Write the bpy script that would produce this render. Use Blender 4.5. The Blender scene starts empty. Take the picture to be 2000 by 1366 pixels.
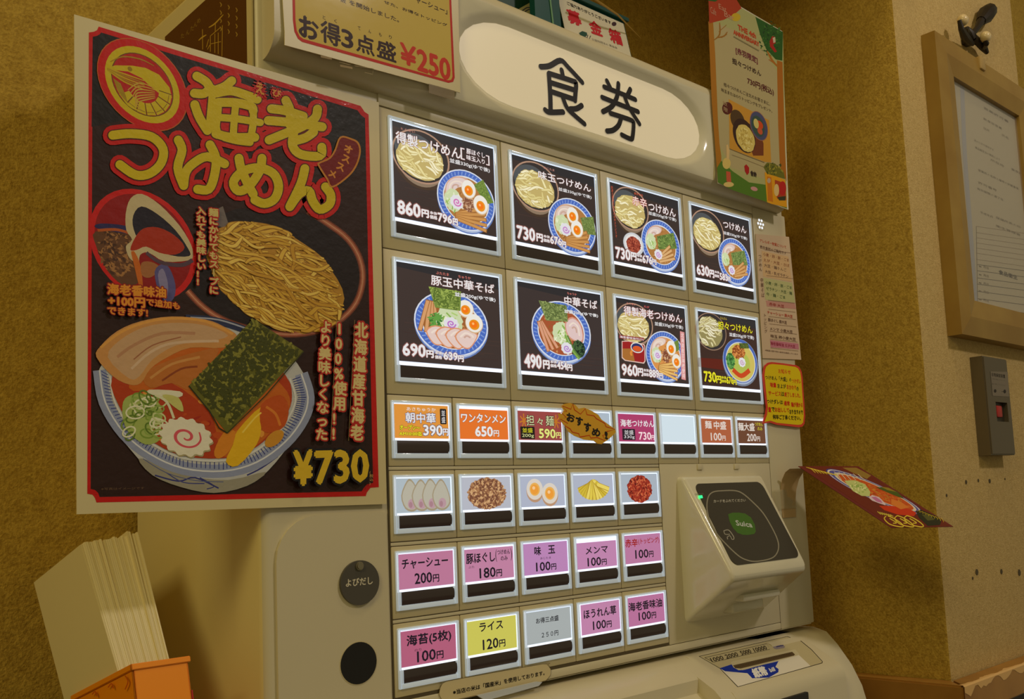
import bpy, bmesh, math, random
import numpy as np
from mathutils import Vector, Matrix
S = bpy.context.scene
COL = S.collection
random.seed(7)

# ------------------------------------------------------------------ camera
RR = np.array([[0.70415, -0.70823, -0.05091], [0.04010, 0.11126, -0.99298], [0.70892, 0.69716, 0.10674]])
CC = np.array([-0.41197, -0.62084, -0.30783])
FPX, OX, OY = 1936.8, 1168.18, 782.0
cam = bpy.data.cameras.new('camera')
camo = bpy.data.objects.new('camera', cam)
COL.objects.link(camo)
r, d, f = Vector(RR[0]), Vector(RR[1]), Vector(RR[2])
r.normalize(); f = (f - r * f.dot(r)).normalized(); up = r.cross(f)
M = Matrix((r, up, -f)).transposed().to_4x4()
M.translation = Vector(CC)
camo.matrix_world = M
cam.sensor_width = 36
cam.lens = FPX / 2000 * 36
cam.shift_x = -(OX - 1000) / 2000
cam.shift_y = (OY - 683) / 2000
cam.clip_start = 0.01
S.camera = camo

# ------------------------------------------------------------------ world, lights, exposure
S.view_settings.view_transform = 'Standard'
S.view_settings.look = 'None'
S.view_settings.exposure = 0
S.view_settings.gamma = 1
try: S.view_settings.use_curve_mapping = False
except Exception: pass
w = bpy.data.worlds.new('world'); S.world = w; w.use_nodes = True
w.node_tree.nodes['Background'].inputs[0].default_value = (1.0, 0.86, 0.50, 1)
w.node_tree.nodes['Background'].inputs[1].default_value = 0.21

def area(name, loc, target, size, power, col, sy=None):
    l = bpy.data.lights.new(name, 'AREA'); l.energy = power; l.color = col; l.size = size
    if sy: l.shape = 'RECTANGLE'; l.size_y = sy
    o = bpy.data.objects.new(name, l); COL.objects.link(o); o.location = loc
    o.rotation_euler = (Vector(target) - Vector(loc)).to_track_quat('-Z', 'Y').to_euler()
    return o
area('ceiling_downlight', (0.30, -0.50, 1.35), (0.30, 0.0, -0.3), 0.16, 3.0, (1.0, 0.84, 0.50))
area('ceiling_lamp_right', (0.88, -1.5, 1.1), (0.35, 0.0, -0.3), 0.13, 9.0, (1.0, 0.88, 0.80))
area('ceiling_lamp_left', (-1.7, -0.9, 0.9), (-0.2, 0.1, -0.2), 0.6, 11.0, (1.0, 0.82, 0.36))

# ------------------------------------------------------------------ helpers
def ray(px, py):
    return RR.T @ np.array([(px - OX) / FPX, (py - OY) / FPX, 1.0])
def at(px, py, ax, val):
    dd = ray(px, py); t = (val - CC[ax]) / dd[ax]
    return CC + t * dd
def lin(c):
    return c / 12.92 if c <= 0.04045 else ((c + 0.055) / 1.055) ** 2.4
def rgb(*c):
    if len(c) == 1: c = c[0]
    return tuple(lin(v / 255) for v in c)

def setin(n, name, v):
    if name in n.inputs: n.inputs[name].default_value = v
def mat(name, col, rough=0.5, metal=0.0, spec=0.5, coat=0.0, bump=None, emit=None, emit_s=0.0, noise=None, trans=0.0, alpha=1.0):
    m = bpy.data.materials.new(name); m.use_nodes = True
    nt = m.node_tree; b = nt.nodes['Principled BSDF']
    c = rgb(col)
    b.inputs['Base Color'].default_value = (*c, 1)
    b.inputs['Roughness'].default_value = rough
    b.inputs['Metallic'].default_value = metal
    setin(b, 'Specular IOR Level', spec); setin(b, 'Coat Weight', coat); setin(b, 'Coat Roughness', 0.08)
    setin(b, 'Transmission Weight', trans); setin(b, 'Alpha', alpha)
    if emit: setin(b, 'Emission Color', (*rgb(emit), 1)); setin(b, 'Emission Strength', emit_s)
    tc = nt.nodes.new('ShaderNodeTexCoord')
    if noise:   # (scale, colour2, detail)
        n = nt.nodes.new('ShaderNodeTexNoise'); n.inputs['Scale'].default_value = noise[0]; n.inputs['Detail'].default_value = noise[2]
        nt.links.new(tc.outputs['Object'], n.inputs['Vector'])
        rp = nt.nodes.new('ShaderNodeValToRGB'); rp.color_ramp.elements[0].position = 0.35; rp.color_ramp.elements[1].position = 0.65
        rp.color_ramp.elements[0].color = (*c, 1); rp.color_ramp.elements[1].color = (*rgb(noise[1]), 1)
        nt.links.new(n.outputs['Fac'], rp.inputs['Fac']); nt.links.new(rp.outputs['Color'], b.inputs['Base Color'])
    if bump:    # (scale, strength, distance)
        n2 = nt.nodes.new('ShaderNodeTexNoise'); n2.inputs['Scale'].default_value = bump[0]; n2.inputs['Detail'].default_value = 4
        nt.links.new(tc.outputs['Object'], n2.inputs['Vector'])
        bp = nt.nodes.new('ShaderNodeBump'); bp.inputs['Strength'].default_value = bump[1]; bp.inputs['Distance'].default_value = bump[2]
        nt.links.new(n2.outputs['Fac'], bp.inputs['Height']); nt.links.new(bp.outputs['Normal'], b.inputs['Normal'])
    return m

def plaster(name, c1, c2, scale, strength):
    m = bpy.data.materials.new(name); m.use_nodes = True
    nt = m.node_tree; b = nt.nodes['Principled BSDF']; b.inputs['Roughness'].default_value = 0.75; setin(b, 'Specular IOR Level', 0.25)
    g = nt.nodes.new('ShaderNodeNewGeometry')
    n1 = nt.nodes.new('ShaderNodeTexNoise'); n1.inputs['Scale'].default_value = scale; n1.inputs['Detail'].default_value = 6; n1.inputs['Roughness'].default_value = 0.62
    n2 = nt.nodes.new('ShaderNodeTexNoise'); n2.inputs['Scale'].default_value = scale * 0.35; n2.inputs['Detail'].default_value = 3; n2.inputs['Distortion'].default_value = 0.8
    n3 = nt.nodes.new('ShaderNodeTexNoise'); n3.inputs['Scale'].default_value = 6; n3.inputs['Detail'].default_value = 3
    for n in (n1, n2, n3): nt.links.new(g.outputs['Position'], n.inputs['Vector'])
    rp = nt.nodes.new('ShaderNodeValToRGB'); rp.color_ramp.elements[0].position = 0.30; rp.color_ramp.elements[1].position = 0.60
    rp.color_ramp.elements[0].color = (*rgb(c2), 1); rp.color_ramp.elements[1].color = (*rgb(c1), 1)
    mx = nt.nodes.new('ShaderNodeMath'); mx.operation = 'ADD'
    m2 = nt.nodes.new('ShaderNodeMath'); m2.operation = 'MULTIPLY'; m2.inputs[1].default_value = 0.6
    nt.links.new(n1.outputs['Fac'], mx.inputs[0]); nt.links.new(n2.outputs['Fac'], m2.inputs[0]); nt.links.new(m2.outputs[0], mx.inputs[1])
    m3 = nt.nodes.new('ShaderNodeMath'); m3.operation = 'MULTIPLY'; m3.inputs[1].default_value = 0.62
    nt.links.new(mx.outputs[0], m3.inputs[0]); nt.links.new(m3.outputs[0], rp.inputs['Fac'])
    nt.links.new(rp.outputs['Color'], b.inputs['Base Color'])
    bp = nt.nodes.new('ShaderNodeBump'); bp.inputs['Strength'].default_value = strength; bp.inputs['Distance'].default_value = 0.004
    nt.links.new(mx.outputs[0], bp.inputs['Height']); nt.links.new(bp.outputs['Normal'], b.inputs['Normal'])
    return m

def printmat(name, rough, coat, emis=0.0, bump=None, spec=0.3):
    m = bpy.data.materials.new(name); m.use_nodes = True
    nt = m.node_tree; b = nt.nodes['Principled BSDF']
    a = nt.nodes.new('ShaderNodeVertexColor'); a.layer_name = 'Col'
    b.inputs['Roughness'].default_value = rough; setin(b, 'Coat Weight', coat); setin(b, 'Coat Roughness', 0.12); setin(b, 'Specular IOR Level', spec)
    if emis > 0:
        nt.links.new(a.outputs['Color'], b.inputs['Emission Color']); setin(b, 'Emission Strength', emis)
        hv = nt.nodes.new('ShaderNodeMix'); hv.data_type = 'RGBA'; hv.inputs[0].default_value = 0.65
        nt.links.new(a.outputs['Color'], hv.inputs[6]); hv.inputs[7].default_value = (0, 0, 0, 1)
        nt.links.new(hv.outputs[2], b.inputs['Base Color'])
    else:
        nt.links.new(a.outputs['Color'], b.inputs['Base Color'])
    if bump:
        tc = nt.nodes.new('ShaderNodeTexCoord')
        n2 = nt.nodes.new('ShaderNodeTexNoise'); n2.inputs['Scale'].default_value = bump[0]; n2.inputs['Detail'].default_value = 3
        nt.links.new(tc.outputs['Object'], n2.inputs['Vector'])
        bp = nt.nodes.new('ShaderNodeBump'); bp.inputs['Strength'].default_value = bump[1]; bp.inputs['Distance'].default_value = 0.001
        nt.links.new(n2.outputs['Fac'], bp.inputs['Height'])
        for k in ('Normal', 'Coat Normal'):
            if k in b.inputs: nt.links.new(bp.outputs['Normal'], b.inputs[k])
    return m

PLASTIC = mat('cream_plastic', (210, 200, 168), 0.34, spec=0.45, bump=(900, 0.04, 0.0005))
PLASTIC2 = mat('key_plastic', (204, 191, 150), 0.40, spec=0.4)
SIDE = mat('cream_side_plastic', (224, 208, 148), 0.45, spec=0.4)
GLOSSW = mat('glossy_white_plastic', (220, 214, 188), 0.16, spec=0.5, coat=0.3)
SEAM = mat('dark_seam', (84, 72, 46), 0.8)
BLACKG = mat('black_gloss_window', (16, 12, 11), 0.22, spec=0.6, emit=(60, 45, 35), emit_s=0.35)
BLACK = mat('black_plastic', (14, 12, 10), 0.5)
GREYP = mat('grey_disc_plastic', (78, 74, 66), 0.4)
METAL = mat('dull_metal', (150, 142, 120), 0.35, metal=0.8)
STEEL = mat('brushed_steel', (112, 102, 84), 0.42, metal=0.55, bump=(300, 0.05, 0.0005))
ACRYL = mat('lit_acrylic', (206, 216, 222), 0.10, spec=0.7, coat=0.5, emit=(190, 206, 222), emit_s=0.34, alpha=0.74)
LEDW = mat('led_strip_white', (240, 245, 255), 0.3, emit=(225, 235, 255), emit_s=0.95)
LEDF = mat('led_diffuser', (230, 240, 250), 0.3, emit=(190, 208, 225), emit_s=0.75)
LAMP = mat('lit_sign_acrylic', (230, 220, 190), 0.25, emit=(208, 192, 162), emit_s=0.36)
GREENLED = mat('green_led', (40, 255, 120), 0.3, emit=(40, 255, 130), emit_s=1.6)
INK = mat('black_ink', (18, 14, 20), 0.35)
ORANGE = mat('orange_plastic', (250, 150, 4), 0.4, spec=0.4)
PAPER = mat('order_paper', (226, 212, 160), 0.75)
PAPER2 = mat('order_paper_edge', (238, 226, 180), 0.75)
WOOD = mat('light_wood', (162, 130, 58), 0.42, noise=(14, (148, 114, 46), 5), bump=(60, 0.1, 0.001))
WOODT = mat('ledge_wood', (178, 128, 56), 0.4, noise=(12, (152, 104, 40), 5))
WOODC = mat('bare_chipped_wood', (228, 184, 116), 0.6)
DARKW = mat('dark_wood', (48, 26, 12), 0.5)
IRON = mat('cast_iron', (38, 30, 18), 0.5, metal=0.3)
PEARL = mat('pearl_knob', (222, 200, 150), 0.2)
TEAL = mat('teal_card', (6, 74, 70), 0.3, spec=0.5)
CLEAR = mat('clear_film', (200, 190, 150), 0.1, spec=0.6, alpha=0.28)
BEIGE = mat('card_back', (190, 160, 112), 0.6)
GLASSF = mat('frame_cover', (190, 190, 190), 0.04, spec=0.6, alpha=0.12)
P_PAPER = printmat('printed_paper', 0.55, 0.0)
P_LAM = printmat('laminated_print', 0.5, 0.28, bump=(160, 0.35), spec=0.25)
P_LAMS = printmat('laminated_print_smooth', 0.5, 0.06, bump=(40, 0.1), spec=0.2)
P_LIT = printmat('backlit_print', 0.3, 0.15, emis=0.80)

def obj(name, verts, faces, m, parent=None, smooth=False, loc=(0, 0, 0)):
    me = bpy.data.meshes.new(name); me.from_pydata([tuple(v) for v in verts], [], faces); me.update()
    if m: me.materials.append(m)
    o = bpy.data.objects.new(name, me); COL.objects.link(o); o.location = loc
    if parent: o.parent = parent
    if smooth:
        for p in me.polygons: p.use_smooth = True
    return o
def from_bm(name, bm, m, parent=None, smooth=False, loc=(0, 0, 0)):
    bmesh.ops.recalc_face_normals(bm, faces=bm.faces[:])
    me = bpy.data.meshes.new(name); bm.to_mesh(me); bm.free()
    if m: me.materials.append(m)
    o = bpy.data.objects.new(name, me); COL.objects.link(o); o.location = loc
    if parent: o.parent = parent
    if smooth:
        for p in me.polygons: p.use_smooth = True
        try: me.set_sharp_from_angle(angle=math.radians(35))
        except Exception: pass
    return o
def addbox(bm, x0, x1, y0, y1, z0, z1, bev=0.0, seg=2):
    vs = [bm.verts.new(v) for v in ((x0, y0, z0), (x1, y0, z0), (x1, y1, z0), (x0, y1, z0), (x0, y0, z1), (x1, y0, z1), (x1, y1, z1), (x0, y1, z1))]
    fs = [bm.faces.new([vs[i] for i in q]) for q in ((0, 1, 5, 4), (1, 2, 6, 5), (2, 3, 7, 6), (3, 0, 4, 7), (4, 5, 6, 7), (3, 2, 1, 0))]
    if bev > 0:
        es = set(e for f in fs for e in f.edges)
        bmesh.ops.bevel(bm, geom=list(es), offset=bev, segments=seg, profile=0.5, affect='EDGES')
def box(name, x0, x1, y0, y1, z0, z1, m, parent=None, bev=0.0, seg=2, loc=(0, 0, 0)):
    bm = bmesh.new(); addbox(bm, x0, x1, y0, y1, z0, z1, bev, seg)
    return from_bm(name, bm, m, parent, smooth=bev > 0, loc=loc)
def extr(name, pts, a0, a1, m, parent=None, axis='x', smooth=True):
    """profile pts (p,q) extruded: axis x -> (y,z) profile; axis y -> (x,z) profile."""
    n = len(pts)
    f = (lambda a, p: (a, p[0], p[1])) if axis == 'x' else ((lambda a, p: (p[0], a, p[1])) if axis == 'y' else (lambda a, p: (p[0], p[1], a)))
    bm = bmesh.new()
    A = [bm.verts.new(f(a0, p)) for p in pts]; B = [bm.verts.new(f(a1, p)) for p in pts]
    bm.faces.new(A); bm.faces.new(B[::-1])
    for i in range(n): bm.faces.new((A[i], A[(i + 1) % n], B[(i + 1) % n], B[i]))
    return from_bm(name, bm, m, parent, smooth=smooth)
def tube(bm, pts, rad, seg=8):
    pts = [Vector(p) for p in pts]; rings = []
    if not hasattr(rad, '__len__'): rad = [rad] * len(pts)
    for i, p in enumerate(pts):
        t = (pts[min(i + 1, len(pts) - 1)] - pts[max(i - 1, 0)]).normalized()
        a = t.cross(Vector((0, 0, 1)) if abs(t.z) < .9 else Vector((1, 0, 0))).normalized(); b = t.cross(a)
        rings.append([bm.verts.new(p + rad[i] * (math.cos(k * 2 * math.pi / seg) * a + math.sin(k * 2 * math.pi / seg) * b)) for k in range(seg)])
    for i in range(len(rings) - 1):
        for k in range(seg): bm.faces.new((rings[i][k], rings[i][(k + 1) % seg], rings[i + 1][(k + 1) % seg], rings[i + 1][k]))
    bm.faces.new(rings[0][::-1]); bm.faces.new(rings[-1])
def disc(name, c, r, y0, y1, m, parent, n=40, bev=0.0):
    pts = [(c[0] + r * math.cos(i * 2 * math.pi / n), c[2] + r * math.sin(i * 2 * math.pi / n)) for i in range(n)]
    bm = bmesh.new()
    A = [bm.verts.new((p[0], y0, p[1])) for p in pts]; B = [bm.verts.new((p[0], y1, p[1])) for p in pts]
    fa = bm.faces.new(A); bm.faces.new(B[::-1])
    for i in range(n): bm.faces.new((A[i], A[(i + 1) % n], B[(i + 1) % n], B[i]))
    if bev: bmesh.ops.bevel(bm, geom=list(fa.edges), offset=bev, segments=2, affect='EDGES')
    return from_bm(name, bm, m, parent, smooth=True)
def tag(o, label=None, cat=None, group=None, kind=None):
    if label: o['label'] = label
    if cat: o['category'] = cat
    if group: o['group'] = group
    if kind: o['kind'] = kind
    return o
def empty(name, loc, label, cat, group=None):
    o = bpy.data.objects.new(name, None); COL.objects.link(o); o.location = loc; o.empty_display_size = 0.01
    return tag(o, label, cat, group)

# ------------------------------------------------------------------ glyphs
_gc = {}
def glyph(s, res=2):
    k = (s, res)
    if k not in _gc:
        cu = bpy.data.curves.new('t', 'FONT'); cu.body = s; cu.size = 1; cu.resolution_u = res
        o = bpy.data.objects.new('t', cu); COL.objects.link(o)
        dg = bpy.context.evaluated_depsgraph_get(); ev = o.evaluated_get(dg); me = ev.to_mesh()
        v = np.array([tuple(q.co)[:2] for q in me.vertices]).reshape(-1, 2)
        fc = [tuple(p.vertices) for p in me.polygons]
        ev.to_mesh_clear(); bpy.data.objects.remove(o); bpy.data.curves.remove(cu)
        _gc[k] = (v, fc)
    return _gc[k]

# ------------------------------------------------------------------ flat print on a sheet
class Sheet:
    """Printing on a plane: origin O, axes U,V (V down the design), normal N towards the reader."""
    def __init__(s, root, O, U, V, m, off=0.0004, step=2.5e-6, mp=None):
        s.root = root; s.O = np.array(O, float); s.U = np.array(U, float); s.V = np.array(V, float)
        s.N = np.cross(s.V, s.U); s.N /= np.linalg.norm(s.N)
        if np.dot(s.N, CC - s.O) < 0: s.N = -s.N
        s.m = m; s.z = off; s.step = step; s.parts = {}; s.cur = None; s.mp = mp or s.px
        s.G = np.linalg.inv(np.array([[s.U @ s.U, s.U @ s.V], [s.U @ s.V, s.V @ s.V]]))
    def px(s, p):
        dd = ray(p[0], p[1]); t = np.dot(s.N, s.O - CC) / np.dot(s.N, dd); q = CC + t * dd - s.O
        a = s.G @ np.array([q @ s.U, q @ s.V]); return (a[0], a[1])
    def part(s, name):
        if name not in s.parts: s.parts[name] = ([], [], [])
        s.cur = name; return s
    def raw(s, pts, faces, col, ramp=None):
        V, F, K = s.parts[s.cur]; n = len(V); s.z += s.step
        if len(col) == 3 and not hasattr(col[0], '__len__'): c = [(*rgb(col), 1)] * len(pts)
        for i, (a, b) in enumerate(pts): V.append(tuple(s.O + s.U * a + s.V * b + s.N * (s.z + (ramp[i] if ramp else 0))))
        if ramp: s.z += max(ramp)
        K.extend(c); F.extend(tuple(i + n for i in f) for f in faces)
    def blob(s, pts, col, k=3):
        P = [np.array(p, float) for p in pts]; Q = []; n = len(P)
        for i in range(n):
            p0, p1, p2, p3 = P[i - 1], P[i], P[(i + 1) % n], P[(i + 2) % n]
            for j in range(k):
                t = j / k; Q.append(tuple(0.5 * ((2 * p1) + (-p0 + p2) * t + (2 * p0 - 5 * p1 + 4 * p2 - p3) * t * t + (-p0 + 3 * p1 - 3 * p2 + p3) * t ** 3)))
        s.poly(Q, col)
    def poly(s, pts, col):
        s.raw([s.mp(p) for p in pts], [tuple(range(len(pts)))], col)
    def many(s, polys, col):
        for q in polys:
            s.z -= s.step * .82; s.raw([s.mp(p) for p in q], [tuple(range(len(q)))], col)
    def stroke(s, pts, w, col, smooth=True, taper=False, closed=False):
        P = [np.array(p, float) for p in pts]
        if smooth and len(P) > 2:
            Q = []; n = len(P)
            rng = range(n if closed else n - 1)
            for i in rng:
                p0 = P[(i - 1) % n] if closed or i > 0 else P[0]; p1 = P[i]; p2 = P[(i + 1) % n]; p3 = P[(i + 2) % n] if closed or i + 2 < n else P[-1]
                for t in (0, .25, .5, .75):
                    Q.append(0.5 * ((2 * p1) + (-p0 + p2) * t + (2 * p0 - 5 * p1 + 4 * p2 - p3) * t * t + (-p0 + 3 * p1 - 3 * p2 + p3) * t ** 3))
            if not closed: Q.append(P[-1])
            P = Q
        n = len(P); L = []; Rr = []
        for i in range(n):
            a = P[(i - 1) % n] if closed else P[max(i - 1, 0)]; b = P[(i + 1) % n] if closed else P[min(i + 1, n - 1)]
            t = b - a; l = np.hypot(*t) or 1; nn = np.array([-t[1], t[0]]) / l
            ww = w * 0.5 * ((math.sin(math.pi * (0.08 + 0.84 * i / (n - 1))) ** 0.6) if taper else 1)
            L.append(s.mp(P[i] + nn * ww)); Rr.append(s.mp(P[i] - nn * ww))
        F = [(i, i + 1, n + i + 1, n + i) for i in range(n - 1)]
        if closed: F.append((n - 1, 0, n, 2 * n - 1))
        rp = [s.step * 3 * i / n for i in range(n)] if n > 30 else None
        s.raw(L + Rr, F, col, rp * 2 if rp else None)
    def ell(s, cx, cy, rx, ry, col, rot=0, n=36, wob=0, k=0, sl=0.0):
        c, q = math.cos(rot), math.sin(rot); P = []
        for i in range(n):
            a = i * 2 * math.pi / n; rr = 1 + (wob * math.cos(k * a) if k else wob * (random.random() - .5))
            x, y = rx * rr * math.cos(a), ry * rr * math.sin(a)
            x, y = x * c - y * q, x * q + y * c
            P.append((cx + x, cy + y + sl * x))
        s.poly(P, col)
    def ring(s, cx, cy, rx, ry, w, col, rot=0, n=40, sl=0.0):
        c, q = math.cos(rot), math.sin(rot); A = []; B = []
        for i in range(n):
            a = i * 2 * math.pi / n
            for (R1, R2, T) in ((rx, ry, A), (rx - w, ry - w, B)):
                x, y = R1 * math.cos(a), R2 * math.sin(a); x, y = x * c - y * q, x * q + y * c
                T.append(s.mp((cx + x, cy + y + sl * x)))
        s.raw(A + B, [(i, (i + 1) % n, n + (i + 1) % n, n + i) for i in range(n)], col)
    def text(s, t, tl, bl, br, col, bold=0.0, out=None, out2=None, res=2):
        """ink box corners top-left, bottom-left, bottom-right in design coordinates"""
        v, fc = glyph(t, res)
        if not len(v): return
        mn = v.min(0); mx = v.max(0); n = (v - mn) / np.maximum(mx - mn, 1e-6)
        a, b, c = (np.array(s.mp(p)) for p in (tl, bl, br))
        loc = b + n[:, :1] * (c - b) + n[:, 1:] * (a - b)
        h = np.linalg.norm(a - b)
        s._glyphs(loc, fc, h, col, bold, out, out2)
    def em(s, t, p, ux, uy, col, bold=0.0, out=None, out2=None, res=2):
        """one character: p = design position of em box lower-left, ux / uy = em vectors in design units"""
        v, fc = glyph(t, res)
        if not len(v): return
        P = np.array(s.mp(p)); A = np.array(s.mp((p[0] + ux[0], p[1] + ux[1]))) - P; B = np.array(s.mp((p[0] + uy[0], p[1] + uy[1]))) - P
        loc = P + v[:, :1] * A + (v[:, 1:] + 0.12) * B
        s._glyphs(loc, fc, np.linalg.norm(B), col, bold, out, out2)
    def _glyphs(s, loc, fc, h, col, bold, out, out2):
        n = len(loc)
        def rep(rad, cnt, c):
            for i in range(cnt):
                a = i * 2 * math.pi / cnt; q = loc + rad * np.array([math.cos(a), math.sin(a)])
                s.raw([tuple(x) for x in q], fc, c)
        if out2: rep(out2[0] * h, 12, out2[1])
        if out:
            k = 12 if out[0] > 0.08 else 8
            rep(out[0] * h, k, out[1])
            if out[0] - bold > 0.08: rep(out[0] * 0.55 * h, 8, out[1])
        if bold: rep(bold * h, 8 if bold > .05 else 4, col)
        s.raw([tuple(x) for x in loc], fc, col)
    def vtext(s, t, x0, y0, x1, y1, size, col, slant=0.0, **k):
        """vertical writing, x0,y0 = top centre of first char; x1,y1 = bottom centre of last"""
        n = len(t)
        for i, ch in enumerate(t):
            if ch == ' ': continue
            a = i / n; b = (i + 1) / n
            bx, by = x0 + (x1 - x0) * b, y0 + (y1 - y0) * b
            hgt = (y1 - y0) / n * 0.98
            if ch in 'ー～':
                s.stroke([(bx, by - hgt * .95), (bx, by - hgt * .1)], size * .13, col, smooth=False); continue
            s.em(ch, (bx - size / 2, by - slant * size / 2), (size, slant * size), (0, -hgt), col, **k)
    def emit(s):
        res = {}
        for nme, (V, F, K) in s.parts.items():
            if not V: continue

            me = bpy.data.meshes.new(nme); me.from_pydata(V, [], F)
            ca = me.color_attributes.new('Col', 'FLOAT_COLOR', 'POINT')
            ca.data.foreach_set('color', np.array(K, dtype=np.float32).ravel())
            me.materials.append(s.m); me.update()
            o = bpy.data.objects.new(nme, me); COL.objects.link(o); o.parent = s.root; res[nme] = o
        return res

class Fr:
    """drawing frame: unit coordinates mapped onto design coordinates of a sheet"""
    def __init__(f, s, cx, cy, ax, ay, bx, by):
        f.s = s; f.c = (cx, cy, ax, ay, bx, by)
    def __enter__(f):
        f.old = f.s.mp; old = f.old; cx, cy, ax, ay, bx, by = f.c
        f.s.mp = lambda p: old((cx + p[0] * ax + p[1] * bx, cy + p[0] * ay + p[1] * by)); return f.s
    def __exit__(f, *a): f.s.mp = f.old

# ------------------------------------------------------------------ food pictures (unit frame, y down)
def noodles(s, n, wid, seed, cols, x0=-1, x1=1, y0=-1, y1=1):
    R = random.Random(seed)
    inside = lambda x, y: ((x - (x0 + x1) / 2) / ((x1 - x0) / 2)) ** 2 + ((y - (y0 + y1) / 2) / ((y1 - y0) / 2)) ** 2 < 1
    s.ell((x0 + x1) / 2, (y0 + y1) / 2, (x1 - x0) / 2 * .98, (y1 - y0) / 2 * .98, cols[0], wob=.05)
    for i in range(n):
        for _ in range(30):
            x, y = R.uniform(x0, x1), R.uniform(y0, y1)
            if inside(x, y): break
        ang = R.gauss(0.15 + 0.5 * y, 0.35); L = R.uniform(.35, .8); P = []
        ph = R.uniform(0, 6); am = R.uniform(.03, .09)
        for k in range(6):
            t = (k / 5 - .5) * L; qx, qy = x + t * math.cos(ang) - am * math.sin(ph + 5 * t / L) * math.sin(ang), y + t * math.sin(ang) + am * math.sin(ph + 5 * t / L)
            if inside(qx, qy): P.append((qx, qy))
        if len(P) < 3: continue
        s.stroke(P, wid * 1.5, cols[1], taper=True); s.stroke(P, wid, R.choice(cols[2:]), taper=True)
NC = [(196, 176, 110), (190, 168, 100), (240, 232, 180), (232, 220, 158), (246, 240, 204), (222, 208, 140)]
def noodle_bowl(s, seed=1, n=42, cols=NC):
    s.ell(0, .22, 1.0, .98, (70, 52, 40)); s.ell(0, .12, .9, .98, (140, 120, 100))
    s.ell(0, 0, 1.06, .98, (176, 140, 118)); s.ell(0, 0, 1.0, .92, (52, 46, 46)); s.ell(-.2, -.2, .75, .6, (80, 84, 88))
    noodles(s, n, .085, seed, cols, -.92, .86, -.62, .86)
def swirl(s, x, y, r, pink=(214, 120, 190)):
    s.ell(x, y, r, r, (228, 228, 236), wob=.06, k=9, n=40)
    P = [(x + r * .62 * (1 - t / 14) * math.cos(t * .75), y + r * .62 * (1 - t / 14) * math.sin(t * .75)) for t in range(14)]
    s.stroke(P, r * .2, pink)
def egg(s, x, y, r, rot=0.0):
    s.ell(x, y, r, r * 1.22, (216, 180, 140), rot); s.ell(x, y - .02, r * .95, r * 1.15, (240, 238, 232), rot)
    s.ell(x, y + r * .12, r * .58, r * .66, (236, 150, 30), rot); s.ell(x - r * .05, y + r * .1, r * .4, r * .44, (248, 120, 20), rot); s.ell(x - r * .12, y, r * .14, r * .16, (255, 190, 110))
def nori(s, q, seed=3, n=60, base=(96, 116, 52), hi=(134, 152, 76), lo=(70, 90, 40)):
    R = random.Random(seed); s.poly(q, base); q = [np.array(p, float) for p in q]
    for c in (hi, lo):
        P = []
        for i in range(n):
            u, v = R.random() * .92 + .02, R.random() * .92 + .02
            p = (1 - v) * ((1 - u) * q[0] + u * q[1]) + v * ((1 - u) * q[3] + u * q[2]); e = np.linalg.norm(q[1] - q[0]) * .022; a = R.uniform(0, 3.14); L = R.uniform(1, 3)
            d1 = np.array([math.cos(a), math.sin(a)]) * e * L; d2 = np.array([-d1[1], d1[0]]) / L * .8
            P.append([p - d1 - d2, p + d1 - d2, p + d1 + d2, p - d1 + d2])
        s.many(P, c)
def speck(s, x, y, rx, ry, n, size, cols, seed):
    R = random.Random(seed)
    for c in cols:
        P = []
        for i in range(n):
            a = R.uniform(0, 6.283); q = math.sqrt(R.random()); px, py = x + rx * q * math.cos(a), y + ry * q * math.sin(a)
            b = R.uniform(0, 3.14); e = size * R.uniform(.5, 1.3); dx, dy = math.cos(b) * e, math.sin(b) * e
            P.append([(px - dx, py - dy), (px + dy * .45, py - dx * .45), (px + dx, py + dy), (px - dy * .45, py + dx * .45)])
        s.many(P, c)
def chashu(s, P, edge=(206, 150, 104), meat=(224, 196, 178), line=(240, 224, 212)):
    c = np.mean(np.array(P), 0); s.blob(P, edge); Q = [tuple(c + (np.array(p) - c) * .88) for p in P]; s.blob(Q, meat)
    s.stroke([tuple(c + (np.array(p) - c) * .55) for p in P[: len(P) // 2 + 1]], .05, line); s.stroke([tuple(c + (np.array(p) - c) * .25) for p in P[: len(P) // 2 + 1]], .05, (206, 170, 156))
def soup_bowl(s, broth=(176, 122, 66), body=True):
    if body: s.ell(0, .06, 1.0, 1.02, (96, 122, 186)); s.ell(0, .04, .97, 1.0, (176, 192, 226))
    s.ell(0, 0, 1.0, .98, (216, 224, 240)); s.ell(0, 0, .96, .94, (74, 108, 196))
    for i in range(44):
        a = i * 2 * math.pi / 44
        s.stroke([(.82 * math.cos(a), .8 * math.sin(a)), (.93 * math.cos(a + .04), .91 * math.sin(a + .04))], .035, (128, 158, 220), smooth=False)
    s.ell(0, 0, .80, .78, (222, 228, 236)); s.ell(0, .01, .76, .74, broth)
    speck(s, 0, 0, .7, .7, 40, .05, [(200, 150, 90), (150, 96, 46)], 5)
def negi(s, x, y, r, seed=1, n=16):
    s.ell(x, y, r, r * 1.2, (206, 220, 176), wob=.15); R = random.Random(seed)
    for i in range(n):
        a = R.uniform(0, 6.28); q = r * R.random(); c = R.choice([(236, 242, 214), (176, 206, 120), (216, 230, 180), (140, 180, 84)])
        px, py = x + q * math.cos(a), y + q * math.sin(a); b = R.uniform(-1, 1) + 1.3
        s.stroke([(px, py), (px + r * .5 * math.cos(b), py + r * .5 * math.sin(b) * .9)], r * .12, c, smooth=False)
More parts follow.
